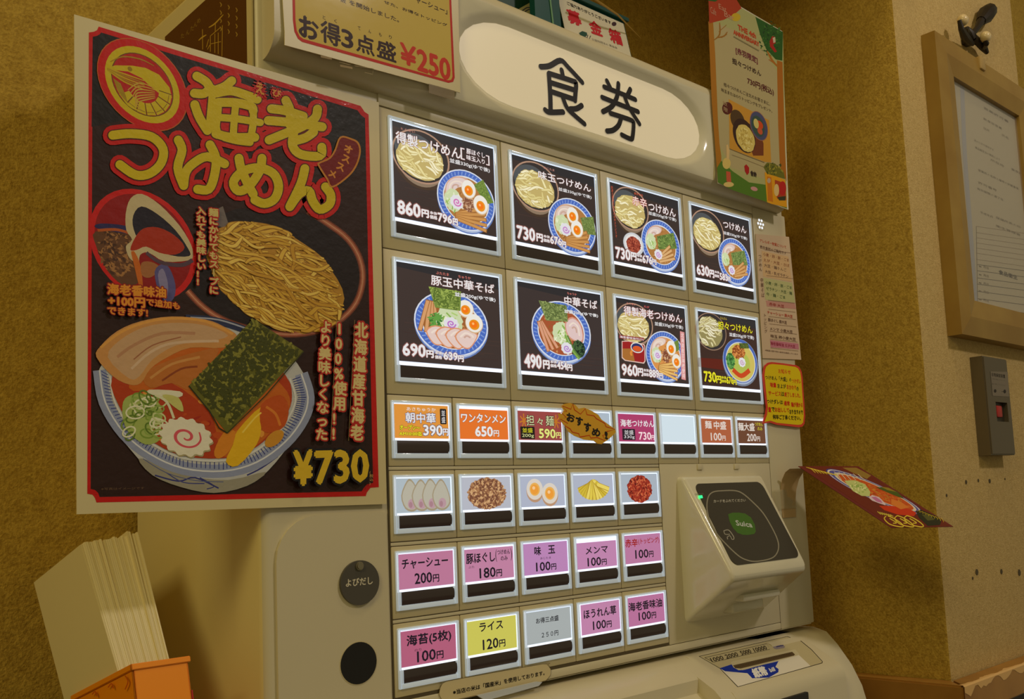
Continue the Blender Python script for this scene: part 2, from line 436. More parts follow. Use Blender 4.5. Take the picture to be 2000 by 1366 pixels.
def menma(s, x, y, n, L, rot, col=(206, 150, 84)):
    for i in range(n):
        a = rot + (i - n / 2) * .13; q = (i - n / 2) * .11
        p = (x - q * math.sin(rot), y + q * math.cos(rot)); dx, dy = math.cos(a) * L, math.sin(a) * L
        s.stroke([(p[0] - dx, p[1] - dy), p, (p[0] + dx, p[1] + dy)], .12, (160, 104, 50)); s.stroke([(p[0] - dx * .95, p[1] - dy * .95), p, (p[0] + dx * .95, p[1] + dy * .95)], .085, col)

VPX = (3092.0, 891.0)
def sl(x, y): return (VPX[1] - y) / (VPX[0] - x)
def lean(x): return (x - 244) / 17900
class ZZ:
    """measuring helper: an enlarged look at part of the photograph (offset, scale) -> photo pixels"""
    def __init__(z, ox, oy, k): z.o = (ox, oy, k)
    def __call__(z, x, y): return (z.o[0] + x / z.o[2], z.o[1] + y / z.o[2])
    def line(z, s, t, x, yt, yb, x1, col, **k):
        bl = z(x, yb); w = (x1 - x) / z.o[2]; h = (yb - yt) / z.o[2]
        q = sl(*bl)
        s.text(t, (bl[0] - h * lean(bl[0]), bl[1] - h), bl, (bl[0] + w, bl[1] + w * q), col, **k)
    def fr(z, s, x, y, rx, ry):
        c = z(x, y); a = rx / z.o[2]; b = ry / z.o[2]
        return Fr(s, c[0], c[1], a, a * sl(*c), b * lean(c[0]), b)
    def pts(z, P): return [z(*p) for p in P]
def front_sheet(root, y, m, off=0.0004, step=2.5e-6):
    return Sheet(root, (0.2, y, -0.2), (1, 0, 0), (0, 0, -1), m, off, step)
def flat_sheet(name, pix, y, th, m, label, cat, group=None):
    """thin sheet standing in the plane y=const, outline measured from the photograph"""
    P = [at(px, py, 1, y) for px, py in pix]; n = len(P)
    v = [(p[0], y, p[2]) for p in P] + [(p[0], y + th, p[2]) for p in P]
    f = [tuple(range(n)), tuple(range(2 * n - 1, n - 1, -1))] + [(i, (i + 1) % n, n + (i + 1) % n, n + i) for i in range(n)]
    return tag(obj(name, v, f, m), label, cat, group)

# ================================================================== setting
WX1, WD, WP = 0.716, 0.225, -0.068
PL1 = plaster('ochre_plaster', (212, 176, 74), (158, 122, 38), 400, 0.6)
PL2 = plaster('ochre_plaster_fine', (214, 186, 124), (178, 148, 86), 600, 0.4)
tag(box('wall_back', -1.6, WX1, WD, WD + 0.1, -1.4, 1.5, PL1), kind='structure')
tag(box('wall_pillar', WX1, 1.113, WP, WD + 0.1, -1.4, 1.5, PL1, bev=0.004), kind='structure')
o = bpy.data.objects['wall_pillar']
o.data.materials.append(PL2)
for p in o.data.polygons:
    if p.normal.y < -0.7: p.material_index = 1
tag(box('wall_right', 1.113, 2.6, 0.15, 0.25, -1.4, 1.5, PL1), kind='structure')
tag(box('floor', -2.5, 2.6, -2.6, 0.3, -1.45, -1.4, mat('grey_brown_floor', (96, 80, 60), 0.5)), kind='structure')
tag(box('ceiling', -2.5, 2.6, -2.6, 0.3, 1.5, 1.55, mat('ceiling_paint', (190, 168, 120), 0.8)), kind='structure')
# wooden ledge round the foot of the pillar
t0 = 0.026; zt = -0.5312; th = 0.036
bm = bmesh.new()
def prism(bm, P, z0, z1):
    A = [bm.verts.new((x, y, z1)) for x, y in P]; B = [bm.verts.new((x, y, z0)) for x, y in P]
    bm.faces.new(A); bm.faces.new(B[::-1]); n = len(P)
    for i in range(n): bm.faces.new((A[i], A[(i + 1) % n], B[(i + 1) % n], B[i]))
prism(bm, [(WX1, WD), (WX1, WP), (WX1 - t0, WP - t0), (WX1 - t0, WD)], zt - th, zt)
bmesh.ops.bevel(bm, geom=bm.edges[:], offset=0.002, segments=2, affect='EDGES')
tr = tag(from_bm('trim_1', bm, WOODT, smooth=True), kind='structure')
bm = bmesh.new()
prism(bm, [(WX1, WP), (1.14, WP), (1.14, WP - t0), (WX1 - t0, WP - t0)], zt - th, zt)
bmesh.ops.bevel(bm, geom=bm.edges[:], offset=0.002, segments=2, affect='EDGES')
tr2 = tag(from_bm('trim_2', bm, WOODT, smooth=True), kind='structure')
R_ = random.Random(4)
# bare strip where the varnish has chipped along the edge
X_ = [WX1 - t0 + .002 + i * .007 for i in range(46)]; hv = [abs(.0045 + .003 * math.sin(i * .9) + R_.uniform(-.002, .003)) * (1.7 if i < 7 else .9) for i in range(46)]; tv = [abs(.003 + .002 * math.sin(i * .7 + 1) + R_.uniform(-.001, .002)) for i in range(46)]
V_ = [(x, WP - t0 - .0003, zt - .0015 - h) for x, h in zip(X_, hv)] + [(x, WP - t0 - .0003, zt - .0014) for x in X_] + [(x, WP - t0 + .0014, zt + .0003) for x in X_] + [(x, WP - t0 + .0014 + t_, zt + .0003) for x, t_ in zip(X_, tv)]
obj('chipped_edge', V_, [(k * 46 + i, k * 46 + i + 1, (k + 1) * 46 + i + 1, (k + 1) * 46 + i) for k in range(3) for i in range(45)], WOODC, tr2)
tag(box('trim_3', WX1 - .012, 1.12, WP - .012, WD, -1.4, zt - th - .002, DARKW), kind='structure')
# nail holes in the pillar face
for (px, py, q) in ((1887, 942, .0028), (1911, 939, .0022), (1933, 940, .003), (1963, 936, .0015), (1908, 1118, .004), (1900, 1130, .002), (1956, 1117, .0035), (1991, 1119, .0045), (1849, 968, .002)):
    p = at(px, py, 1, WP - .0004)
    disc('nail_hole', (p[0], 0, p[2]), q, WP - .0006, WP - .0001, SEAM, bpy.data.objects['wall_pillar'], n=7)

# ================================================================== ticket machine
mach = empty('ticket_machine', (0.22, 0.1, -0.70), 'cream meal ticket vending machine with lit menu buttons standing against the ochre wall', 'ticket machine')
XL, XR = -0.101, 0.5415
def rr(x0, x1, y0, y1, r, n=6, cor=(1, 1, 1, 1)):
    P = []
    for k, (cx, cy, a0) in enumerate(((x1 - r, y1 - r, 0), (x0 + r, y1 - r, 90), (x0 + r, y0 + r, 180), (x1 - r, y0 + r, 270))):
        if not cor[k]:
            P.append(((x1, y1), (x0, y1), (x0, y0), (x1, y0))[k]); continue
        for i in range(n + 1):
            a = math.radians(a0 + 90 * i / n); P.append((cx + r * math.cos(a), cy + r * math.sin(a)))
    return P
# body: plan outline with rounded front corners, extruded in z
plan = rr(XL, XR, 0.0012, 0.215, 0.007, cor=(0, 0, 1, 1))
bod = extr('body', plan, -0.4475, 0.104, PLASTIC, mach, axis='z')
bod.data.materials.append(SIDE)
for p in bod.data.polygons:
    if p.normal.x < -0.9: p.material_index = 1
# header with rounded lower lip
hp = [(0.07, 0.125), (0.07, 0.020)]
for i in range(9):
    a = math.radians(90 * i / 8); hp.append((0.002 - 0.018 * math.sin(a) , 0.030 - 0.016 * math.cos(a)))
hp += [(-0.0165, 0.060), (-0.0165, 0.108)]
for i in range(7):
    a = math.radians(90 * i / 6); hp.append((-0.0065 - 0.010 * math.cos(a), 0.113 + 0.012 * math.sin(a)))
hx0 = -0.0955
# split around the lamp opening: left block, right block, top strip, bottom strip via ring plate
lx, lz, lw, lh = 0.2222, 0.0680, 0.1545, 0.0352
def stadium(w, h, n=48):
    P = []
    for i in range(n):
        a = 2 * math.pi * i / n; c, s_ = math.cos(a), math.sin(a)
        P.append((lx + (w - h) * (1 if c > 1e-9 else -1 if c < -1e-9 else 0) + h * c, lz + h * s_))
    return P
# superellipse-like stadium keeps long straight edges
def stad(w, h):
    P = []; m = 12
    for i in range(m + 1):
        a = math.radians(-90 + 180 * i / m); P.append((lx + (w - h * 1.55) + h * 1.55 * math.cos(a), lz + h * math.sin(a)))
    for i in range(m + 1):
        a = math.radians(90 + 180 * i / m); P.append((lx - (w - h * 1.55) + h * 1.55 * math.cos(a), lz + h * math.sin(a)))
    return P
def ztoy(z):   # header front surface
    if z <= 0.030: 
        c = min(1, max(0, (0.030 - z) / 0.016)); return 0.002 - 0.018 * math.sqrt(max(0, 1 - c * c))
    if z >= 0.113:
        c = min(1, (z - 0.113) / 0.012); return -0.0065 - 0.010 * math.sqrt(max(0, 1 - c * c))
    return -0.0165
outer_x0, outer_x1 = lx - lw - 0.016, lx + lw + 0.016
O1 = stad(lw + 0.0125, lh + 0.0085); O2 = stad(lw + 0.006, lh + 0.006); O3 = stad(lw + .001, lh + .001); O4 = stad(lw, lh)
bm = bmesh.new(); rings = []
n = len(O1)
OUT = []
for (x, z) in O1:
    dx, dz = x - lx, z - lz
    k = min(((outer_x1 - lx) / abs(dx)) if abs(dx) > 1e-9 else 1e9, (0.0455 / abs(dz)) if abs(dz) > 1e-9 else 1e9)
    OUT.append((lx + dx * k, lz + dz * k))
for cx_, cz_ in ((outer_x0, lz - .0455), (outer_x1, lz - .0455), (outer_x0, lz + .0455), (outer_x1, lz + .0455)):
    kk = min(range(n), key=lambda i: (OUT[i][0] - cx_) ** 2 + (OUT[i][1] - cz_) ** 2); OUT[kk] = (cx_, cz_)
for ringp, yo in ((OUT, 0.0), (O1, 0.0), (O2, 0.0018), (O3, 0.0052), (O4, 0.0056)):
    rings.append([bm.verts.new((x, (ztoy(z) if ringp is OUT or ringp is O1 else -0.0165) + yo, z)) for x, z in ringp])
for a, b in zip(rings[:-1], rings[1:]):
    for i in range(n): bm.faces.new((a[i], a[(i + 1) % n], b[(i + 1) % n], b[i]))
from_bm('lamp_surround', bm, GLOSSW, mach, smooth=True)
extr('header', hp, hx0, outer_x0, PLASTIC, mach)
extr('header', hp, outer_x1, 0.527, PLASTIC, mach)
zlo, zhi = lz - 0.0455, lz + 0.0455
hb = [(0.07, zlo), (0.07, 0.014)] + [p for p in hp[2:11] if p[1] <= zlo] + [(ztoy(zlo), zlo)]
extr('header', hb, outer_x0, outer_x1, PLASTIC, mach)
ht = [(0.07, zhi), (ztoy(zhi), zhi)] + [p for p in hp[11:] if p[1] > zhi] + [(0.07, 0.125)]
extr('header', ht, outer_x0, outer_x1, PLASTIC, mach)
# lit sign
S4 = O4
lp = obj('lit_sign', [(x, -0.0112, z) for x, z in S4] + [(x, -0.006, z) for x, z in S4], [tuple(range(n)), tuple(range(2 * n - 1, n - 1, -1))] + [(i, (i + 1) % n, n + (i + 1) % n, n + i) for i in range(n)], LAMP, mach)
lp['label'] = 'backlit white oval sign with two black characters'
zl = ZZ(960, 0, 3.793)
def solid_strokes(name, strokes, y, m, parent, wid):
    """rounded lettering strokes as thin solid relief in the plane y"""
    bm = bmesh.new()
    for st in strokes:
        P = [at(*zl(*p), 1, y) for p in st]; P = [np.array((p[0], p[2])) for p in P]
        Q = []
        if len(P) > 2:
            nn = len(P)
            for i in range(nn - 1):
                p0 = P[max(i - 1, 0)]; p1 = P[i]; p2 = P[i + 1]; p3 = P[min(i + 2, nn - 1)]
                for t in (0, .25, .5, .75): Q.append(0.5 * ((2 * p1) + (-p0 + p2) * t + (2 * p0 - 5 * p1 + 4 * p2 - p3) * t * t + (-p0 + 3 * p1 - 3 * p2 + p3) * t ** 3))
            Q.append(P[-1]); P = Q
        L = []; Rr = []
        for i in range(len(P)):
            d_ = P[min(i + 1, len(P) - 1)] - P[max(i - 1, 0)]; d_ = d_ / np.hypot(*d_); nr = np.array([-d_[1], d_[0]]) * wid
            L.append(P[i] + nr); Rr.append(P[i] - nr)
        d0 = P[0] - P[1]; d0 = d0 / np.hypot(*d0); d1 = P[-1] - P[-2]; d1 = d1 / np.hypot(*d1)
        cap1 = [P[-1] + wid * (math.cos(a) * np.array([-d1[1], d1[0]]) + math.sin(a) * d1) for a in [math.pi * k / 6 for k in range(1, 6)]]
        cap0 = [P[0] + wid * (math.cos(a) * np.array([-d0[1], d0[0]]) + math.sin(a) * d0) for a in [math.pi * k / 6 for k in range(1, 6)]]
        solid_strokes.k += 1; yy = y - solid_strokes.k * 1e-5
        V = [bm.verts.new((q[0], yy, q[1])) for q in L + Rr]; m_ = len(L)
        for i in range(m_ - 1): bm.faces.new((V[i], V[i + 1], V[m_ + i + 1], V[m_ + i]))
        c1 = [bm.verts.new((q[0], yy, q[1])) for q in cap1]; bm.faces.new([V[m_ - 1]] + c1 + [V[2 * m_ - 1]])
        c0 = [bm.verts.new((q[0], yy, q[1])) for q in cap0]; bm.faces.new([V[m_]] + c0 + [V[0]])
    return from_bm(name, bm, m, parent)
solid_strokes.k = 0
shoku = [[(365, 495), (430, 488), (512, 448), (570, 500), (672, 610)], [(520, 520), (528, 560)], [(428, 545), (600, 600), (626, 618), (622, 690), (618, 745)], [(425, 548), (435, 700), (438, 815)],
         [(436, 612), (618, 668)], [(440, 678), (618, 738)], [(398, 815), (430, 832), (530, 830)], [(668, 782), (630, 805), (585, 808)], [(528, 722), (560, 800), (620, 860), (688, 918)]]
ken = [[(855, 600), (880, 650)], [(940, 620), (935, 680), (925, 730), (890, 790), (825, 828)], [(1028, 662), (1008, 705)], [(835, 645), (950, 690), (1065, 738)], [(820, 722), (950, 775), (1085, 828)],
       [(985, 715), (1020, 800), (1095, 918)], [(880, 840), (980, 872), (1040, 895), (1052, 920), (1045, 1010), (1030, 1030), (965, 1000)], [(958, 880), (940, 930), (900, 965), (855, 972)]]
solid_strokes('sign_lettering', shoku + ken, -0.0117, INK, lp, 0.0026)

# lower dark backing and panels
def block(x0, x1, z0, z1, y0=-0.0002, nm='key_block', b=0.0009):
    return box(nm, x0, x1, y0, 0.003, z0, z1, PLASTIC2, mach, bev=b)
U_, PV = 0.06, 0.05543
seam_bm = bmesh.new(); addbox(seam_bm, -0.004, 0.4795, 0.0004, 0.0013, -0.4465, 0.0045)
from_bm('seam_backing', seam_bm, SEAM, mach)
g = 0.00022
DXB, DZB, WB, HB = 0.0048, -0.0013, 0.10648, 0.09517
WS, HS = 0.05437, 0.0430
bz = lambda v: 0.0045 - v * PV
for j in range(2):
    for i in range(4):
        block(i * 2 * U_ - 0.003 + g, (i + 1) * 2 * U_ - 0.003 - g, bz(2 * j + 2) + g, bz(2 * j) - g)
for i in range(8): block(i * U_ - 0.003 + g, (i + 1) * U_ - 0.003 - g, bz(5) + .002, bz(4) - g)
for j in (1, 2, 3):
    for i in range(5):
        block(i * U_ - 0.003 + g * .5, (i + 1) * U_ - 0.003 - g * .5, bz(5 + j) + .0022, bz(4 + j) - .0012)
for j in range(1, 4): box('row_strip', -0.003, 0.297, 0.0003, 0.003, bz(4 + j) - .0009, bz(4 + j) + .0019, PLASTIC, mach, bev=0.0005)
box('reader_plate', 0.2975, 0.477, -0.0002, 0.003, bz(8) - .0002, bz(5) + .002, PLASTIC, mach, bev=0.0008)
for xx in (0.357, 0.417): box('moulded_notch', xx - .004, xx + .004, -0.0016, 0.0, bz(5) - .004, bz(5) + .0015, PLASTIC, mach, bev=0.0006)
box('bottom_rail', -0.003, 0.477, -0.0004, 0.003, -0.4462, bz(8) - .0005, PLASTIC, mach, bev=0.0008)
box('right_rail', 0.4775, XR - .0005, -0.0002, 0.003, -0.4465, 0.0135, PLASTIC, mach, bev=0.0015)
box('top_rail', -0.003, 0.477, -0.0002, 0.003, 0.0052, 0.0145, PLASTIC, mach, bev=0.0006)
# left column with a slightly raised inner panel whose top-left corner is rounded
pz = at(632, 1006, 1, 0)[2]
extr('column_panel', [(x, z) for x, z in rr(-0.0925, -0.0065, -0.4475, pz, 0.03, cor=(0, 1, 0, 0))], -0.0009, 0.002, PLASTIC, mach, axis='y', smooth=False)

# -------- buttons
def ring_frame(name, X0, Z0, w, h, holes, parent, m=ACRYL, y0=-0.0022, y1=0.0002):
    """acrylic frame: outer bevelled box with rectangular openings, built from bars"""
    bm = bmesh.new()
    l, t, b_, bw = holes
    addbox(bm, X0, X0 + l, y0, y1, Z0 - h, Z0, 0.0005)
    addbox(bm, X0 + w - l, X0 + w, y0, y1, Z0 - h, Z0, 0.0005)
    addbox(bm, X0 + l, X0 + w - l, y0 + .0002, y1, Z0 - t, Z0, 0.0005)
    addbox(bm, X0 + l, X0 + w - l, y0 + .0002, y1, Z0 - h, Z0 - h + b_, 0.0005)
    return from_bm(name, bm, m, parent, smooth=True)

class Btn: pass
def make_button(i, j, big, label):
    if big: X0, Z0, w, h = 2 * i * U_ + DXB, -2 * j * PV + DZB, WB, HB; l, t, lip = .0030, .0026, .0032; cb, bt, bb = .835, .868, .966
    else: X0, Z0, w, h = i * U_, -(4 + j) * PV, WS, HS; l, t, lip = .0020, .0020, .0036; cb, bt, bb = .655, .695, .915
    fr = ring_frame('menu_button', X0, Z0, w, h, (l, t, lip, 0), mach); fr['label'] = label
    box('light_strip', X0 + l * .6, X0 + w - l * .6, -0.0006, 0.0, Z0 - h * bt, Z0 - t * .6, LEDW, fr)
    # bulging dark sold-out window
    zb0, zb1 = Z0 - h * bb, Z0 - h * bt
    ins = w * (.03 if big else .075)
    bl_ = .0002 if big else .0010
    pr = [(0.0, zb0), (-0.0012, zb0)] + [(-0.0012 - bl_ * math.sin(math.pi * k / 6), zb0 + (zb1 - zb0) * k / 6) for k in range(1, 6)] + [(-0.0012, zb1), (0.0, zb1)]
    wdw = extr('dark_window', pr, X0 + ins, X0 + w - ins * .75, BLACKG, fr)
    bm = bmesh.new()
    for q in (X0 + l, X0 + w - l - .0012 - (0 if big else .0008)): addbox(bm, q, q + .0012 + (0 if big else .0008), -0.0016, 0.0002, Z0 - h + lip, zb1 + .0004, .0003)
    addbox(bm, X0 + l, X0 + w - l, -.0010, .0002, Z0 - h + lip, zb0, .0002)
    from_bm('window_bezel', bm, ACRYL, fr, smooth=True)
    B = Btn(); B.fr, B.X0, B.Z0, B.w, B.h = fr, X0, Z0, w, h
    if big: B.card = (X0 + l + .0005, X0 + w - l - .0003, Z0 - h * cb, Z0 - t - .0007)
    else: B.card = (X0 + l + .0004, X0 + w - l - .0007, Z0 - h * (cb - .004), Z0 - t - .0006)
    return B

WH = (236, 236, 240); OUTL = (150, 96, 90)
def big_card(B, bg=(58, 46, 44)):
    s = front_sheet(B.fr, -0.0006, P_LIT, off=0.0004, step=2.2e-6)
    x0, x1, z0, z1 = B.card; loc = lambda x, z: (x - 0.2, -0.2 - z)
    s.part('menu_card')
    s.raw([loc(x0, z1), loc(x1, z1), loc(x1, z0), loc(x0, z0)], [(0, 1, 2, 3)], bg)
    # wood grain of the printed table top
    R = random.Random(int(x0 * 1000)); P = []
    for k in range(26):
        z = z0 + (z1 - z0) * (0.04 + .5 * R.random()); a = R.uniform(x0, x1 - .03); b = min(x1, a + R.uniform(.02, .06)); hh = .00025
        P.append([loc(a, z), loc(b, z + .0004), loc(b, z + .0004 - hh), loc(a, z - hh)])
    o0 = s.mp; s.mp = lambda p: p; s.many(P[:13], (78, 56, 50)); s.many(P[13:], (64, 42, 40))
    s.poly([loc(x0, z1), loc(x1, z1), loc(x1, z1 - .010), loc(x0, z1 - .004)], (44, 42, 46)); s.mp = o0
    s.part('food_picture')
    return s
def T(z, s, t, x, yt, yb, x1, col=WH, out=OUTL, bold=.018, ow=.05, **k):
    z.line(s, t, x, yt, yb, x1, col, bold=bold, out=(ow, out) if out else None, **k)
def price(z, s, a, b, X, col=WH, out=OUTL):
    """X = list of (x, ytop, ybottom, x1) for: number, yen, upper label, lower label, net, yen"""
    for t, q, bo in zip((a, '円', '本体', '価格', b, '円'), X, (.05, .06, .04, .04, .05, .06)):
        z.line(s, t, q[0], q[1], q[2], q[3], col, bold=bo, out=(bo + .06, out))

z4 = ZZ(740, 210, 4.348); z5 = ZZ(740, 490, 4.348); z6 = ZZ(1170, 330, 2.8455)
CH = [(-.72, -.1), (-.66, -.42), (-.42, -.66), (-.1, -.74), (.12, -.66), (0, -.46), (-.28, -.34), (-.46, -.12), (-.52, .1), (-.66, .06)]
# --- row 1
B = make_button(0, 0, True, 'large lit button 860 yen, noodles beside soup with two egg halves')
s = big_card(B)
with z4.fr(s, 352, 420, 232, 232): noodle_bowl(s, 1, 46)
with z4.fr(s, 735, 790, 246, 262):
    soup_bowl(s); chashu(s, CH, (214, 170, 150), (226, 208, 206)); nori(s, [(.28, -.55), (.62, -.80), (.96, -.12), (.7, -.02)], 2, 50, (112, 138, 60), (150, 172, 84), (84, 108, 44))
    menma(s, .14, .6, 5, .55, -.02); negi(s, -.45, .1, .3, 3, 22); swirl(s, -.32, .13, .23); speck(s, .08, .1, .2, .26, 60, .05, [(170, 120, 92), (206, 170, 140), (130, 82, 60)], 9)
    egg(s, .1, -.36, .25); egg(s, .5, .06, .26)
s.part('lettering')
T(z4, s, 'とくせい', 180, 170, 190, 300, (190, 130, 120), None); T(z4, s, '得製つけめん', 138, 200, 300, 690)
T(z4, s, '［', 690, 345, 440, 722); T(z4, s, '豚ほぐし', 738, 350, 394, 895, bold=.02); T(z4, s, '味玉入り', 738, 404, 446, 892, bold=.02); T(z4, s, '］', 905, 410, 490, 932)
T(z4, s, '並盛330g(ゆで後)', 595, 432, 474, 935, out=None, bold=.02)
price(z4, s, '860', '796', [(155, 790, 900, 345), (358, 868, 930, 415), (425, 882, 908, 488), (425, 914, 946, 488), (495, 898, 968, 612), (622, 945, 1000, 660)]); s.emit()
B = make_button(1, 0, True, 'large lit button 730 yen, noodles and soup with egg and nori, second in the top row')
s = big_card(B)
with z4.fr(s, 1325, 672, 190, 215): noodle_bowl(s, 2, 42)
with z4.fr(s, 1635, 1005, 202, 235):
    soup_bowl(s); chashu(s, CH, (206, 160, 130), (220, 200, 190)); nori(s, [(.38, -.36), (.92, -.5), (1.0, .16), (.5, .2)], 4, 50, (112, 132, 70), (146, 164, 92), (88, 106, 52))
    menma(s, .2, .6, 5, .5, -.1); negi(s, -.42, .05, .3, 5, 22); swirl(s, -.28, .2, .23, (200, 140, 210)); egg(s, .04, -.36, .25); egg(s, .2, .1, .26)
s.part('lettering')
T(z4, s, 'あじたま', 1395, 503, 522, 1485, (190, 130, 120), None); T(z4, s, '味玉つけめん', 1350, 538, 606, 1795); T(z4, s, '並盛330g(ゆで後)', 1520, 678, 712, 1800, out=None)
price(z4, s, '730', '676', [(1170, 1005, 1110, 1320), (1335, 1072, 1135, 1385), (1392, 1082, 1106, 1445), (1392, 1114, 1142, 1445), (1450, 1092, 1156, 1545), (1550, 1140, 1186, 1582)]); s.emit()
B = make_button(2, 0, True, 'large lit button 730 yen, noodles, soup and a small dish of red topping')
s = big_card(B)
with z6.fr(s, 172, 222, 96, 122): noodle_bowl(s, 3, 40)
with z6.fr(s, 340, 424, 108, 142):
    soup_bowl(s); chashu(s, CH, (206, 160, 140), (226, 208, 204)); nori(s, [(-.18, -.3), (.7, -.6), (.84, 0), (-.12, .2)], 6, 60, (108, 134, 66), (140, 162, 84), (84, 106, 50))
    menma(s, .24, .45, 4, .45, -.45, (220, 176, 120)); negi(s, -.5, -.05, .26, 5, 16); swirl(s, -.16, .4, .2, (200, 140, 210))
with z6.fr(s, 188, 420, 57, 64):
    s.ell(0, 0, 1, 1, (206, 210, 216)); s.ell(0, .0, .84, .84, (232, 230, 230)); s.ell(.0, .05, .7, .7, (150, 62, 46), wob=.1); speck(s, 0, .05, .66, .66, 60, .1, [(110, 34, 30), (190, 96, 70)], 3)
s.part('lettering')
s.vtext('別添え薬味のお好みの辛さでどうぞ', *z6(66, 95), *z6(92, 385), 3.6, (214, 90, 60), slant=.2)
T(z6, s, 'あかから', 192, 130, 143, 240, (214, 90, 60), None); T(z6, s, '赤辛', 182, 150, 200, 262, (240, 220, 214), (190, 50, 40)); T(z6, s, 'つけめん', 272, 186, 232, 422); T(z6, s, '並盛330g(ゆで後)', 272, 236, 258, 425, out=None)
price(z6, s, '730', '676', [(90, 435, 495, 170), (175, 465, 506, 203), (207, 474, 490, 235), (207, 496, 514, 235), (238, 480, 522, 290), (291, 504, 530, 313)]); s.emit()
B = make_button(3, 0, True, 'large lit button 630 yen, plain noodles and soup with nori')
s = big_card(B)
with z6.fr(s, 600, 348, 88, 122): noodle_bowl(s, 4, 40)
with z6.fr(s, 750, 514, 90, 130):
    soup_bowl(s); chashu(s, CH, (206, 160, 140), (220, 200, 194)); nori(s, [(-.2, -.32), (.66, -.56), (.82, .05), (-.1, .18)], 8, 60, (112, 134, 72), (140, 160, 90), (84, 106, 54))
    menma(s, .3, .45, 4, .45, -.4, (210, 160, 100)); negi(s, -.55, 0, .24, 5, 16); swirl(s, -.22, .42, .2, (190, 140, 216))
s.part('lettering')
T(z6, s, 'つけめん', 688, 288, 328, 815); T(z6, s, '並盛330g(ゆで後)', 688, 346, 366, 820, out=None)
price(z6, s, '630', '583', [(542, 532, 586, 608), (612, 562, 602, 636), (639, 566, 580, 664), (639, 586, 602, 664), (668, 580, 616, 710), (711, 600, 624, 726)]); s.emit()
# --- row 2
B = make_button(0, 1, True, 'large lit button 690 yen, noodle soup with pork slices and two egg halves')
s = big_card(B, (62, 50, 48))
with z5.fr(s, 610, 622, 315, 280):
    soup_bowl(s, (160, 96, 50), body=True); menma(s, -.62, -.15, 4, .5, 1.7, (216, 160, 110)); negi(s, -.05, -.1, .36, 7, 30); speck(s, -.42, .0, .16, .3, 40, .08, [(60, 120, 50), (100, 160, 70)], 8)
    swirl(s, 0, 0.0, .2, (190, 120, 206))
    for k in range(4):
        x = -.5 + k * .26; chashu(s, [(x - .2, .3 + k * .02), (x + .06, .1), (x + .38, .2), (x + .42, .5 - k * .06), (x + .2, .78 - abs(k - 1.5) * .06), (x - .02, .66)], (222, 150, 110), (230, 206, 200))
    egg(s, .40, -.5, .22); egg(s, .62, -.08, .24)
    nori(s, [(-.58, -1.06), (.3, -1.02), (.26, -.42), (-.42, -.44)], 9, 80, (120, 142, 64), (158, 178, 86), (88, 110, 44))
s.part('lettering')
T(z5, s, 'ぶたたま', 480, 176, 200, 590, (214, 120, 110), None); T(z5, s, 'ちゅうか', 670, 208, 232, 775, (214, 120, 110), None); T(z5, s, '豚玉中華そば', 440, 206, 290, 975); T(z5, s, '並盛200g(ゆで後)', 640, 352, 392, 985, out=(40, 36, 40), bold=.03)
price(z5, s, '690', '639', [(200, 785, 888, 390), (400, 848, 906, 458), (470, 852, 880, 530), (470, 888, 918, 530), (545, 860, 924, 662), (668, 892, 942, 712)]); s.emit()
B = make_button(1, 1, True, 'large lit button 490 yen, noodle soup with nori, pork and spinach')
s = big_card(B, (60, 50, 50))
with z5.fr(s, 1545, 688, 252, 264):
    soup_bowl(s, (168, 84, 50), body=True); menma(s, -.56, .2, 3, .5, 1.2, (222, 160, 130)); negi(s, .0, .05, .3, 9, 30); chashu(s, [(.14, -.3), (.4, -.52), (.68, -.3), (.74, .2), (.5, .28), (.2, .1)], (214, 150, 130), (226, 200, 200))
    s.ell(.56, .5, .22, .28, (40, 62, 44)); speck(s, .54, .5, .22, .28, 40, .06, [(20, 40, 30), (70, 100, 60)], 4)
    s.stroke([(.12, .1), (.3, .5), (.56, .82)], .07, (130, 170, 80)); s.stroke([(.2, .1), (.38, .5), (.6, .78)], .05, (90, 130, 60)); swirl(s, .16, .52, .19, (186, 140, 214))
    nori(s, [(-.72, -.92), (.22, -.86), (.24, -.34), (-.5, -.3)], 11, 80, (120, 136, 78), (150, 166, 98), (92, 108, 58))
s.part('lettering')
T(z5, s, 'ちゅうか', 1595, 352, 372, 1675, (214, 120, 110), None); T(z5, s, '中華そば', 1572, 384, 460, 1850); T(z5, s, '並盛200g(ゆで後)', 1570, 498, 532, 1856, out=(90, 84, 84), bold=.03)
price(z5, s, '490', '454', [(1235, 878, 990, 1375), (1392, 932, 1000, 1443), (1450, 930, 956, 1505), (1450, 962, 990, 1505), (1510, 942, 1004, 1590), (1595, 968, 1018, 1635)]); s.emit()
B = make_button(2, 1, True, 'large lit button 960 yen, noodles and soup with an inset of pouring red oil')
s = big_card(B)
with z6.fr(s, 192, 862, 100, 118): noodle_bowl(s, 5, 42)
with z6.fr(s, 365, 1040, 108, 140):
    soup_bowl(s, (220, 150, 80)); chashu(s, CH, (214, 160, 130), (230, 210, 200)); nori(s, [(.5, -.6), (.72, -.7), (.74, -.3), (.56, -.2)], 2, 10, (112, 138, 60), (150, 172, 84), (84, 108, 44))
    menma(s, .1, .6, 5, .5, .1, (236, 190, 110)); negi(s, -.45, 0, .26, 5, 16); swirl(s, -.4, 0, .2, (200, 140, 210)); speck(s, .05, 0, .2, .26, 60, .06, [(170, 110, 82), (216, 180, 140), (130, 72, 50)], 9)
    egg(s, .32, -.32, .25); egg(s, .56, .18, .24)
s.poly(z6.pts([(122, 958), (160, 957), (245, 975), (252, 985), (254, 1070), (246, 1084), (140, 1068), (122, 1052)]), (230, 200, 190))
s.poly(z6.pts([(126, 962), (160, 961), (242, 979), (248, 988), (249, 1068), (242, 1078), (142, 1063), (126, 1048)]), (156, 30, 34))
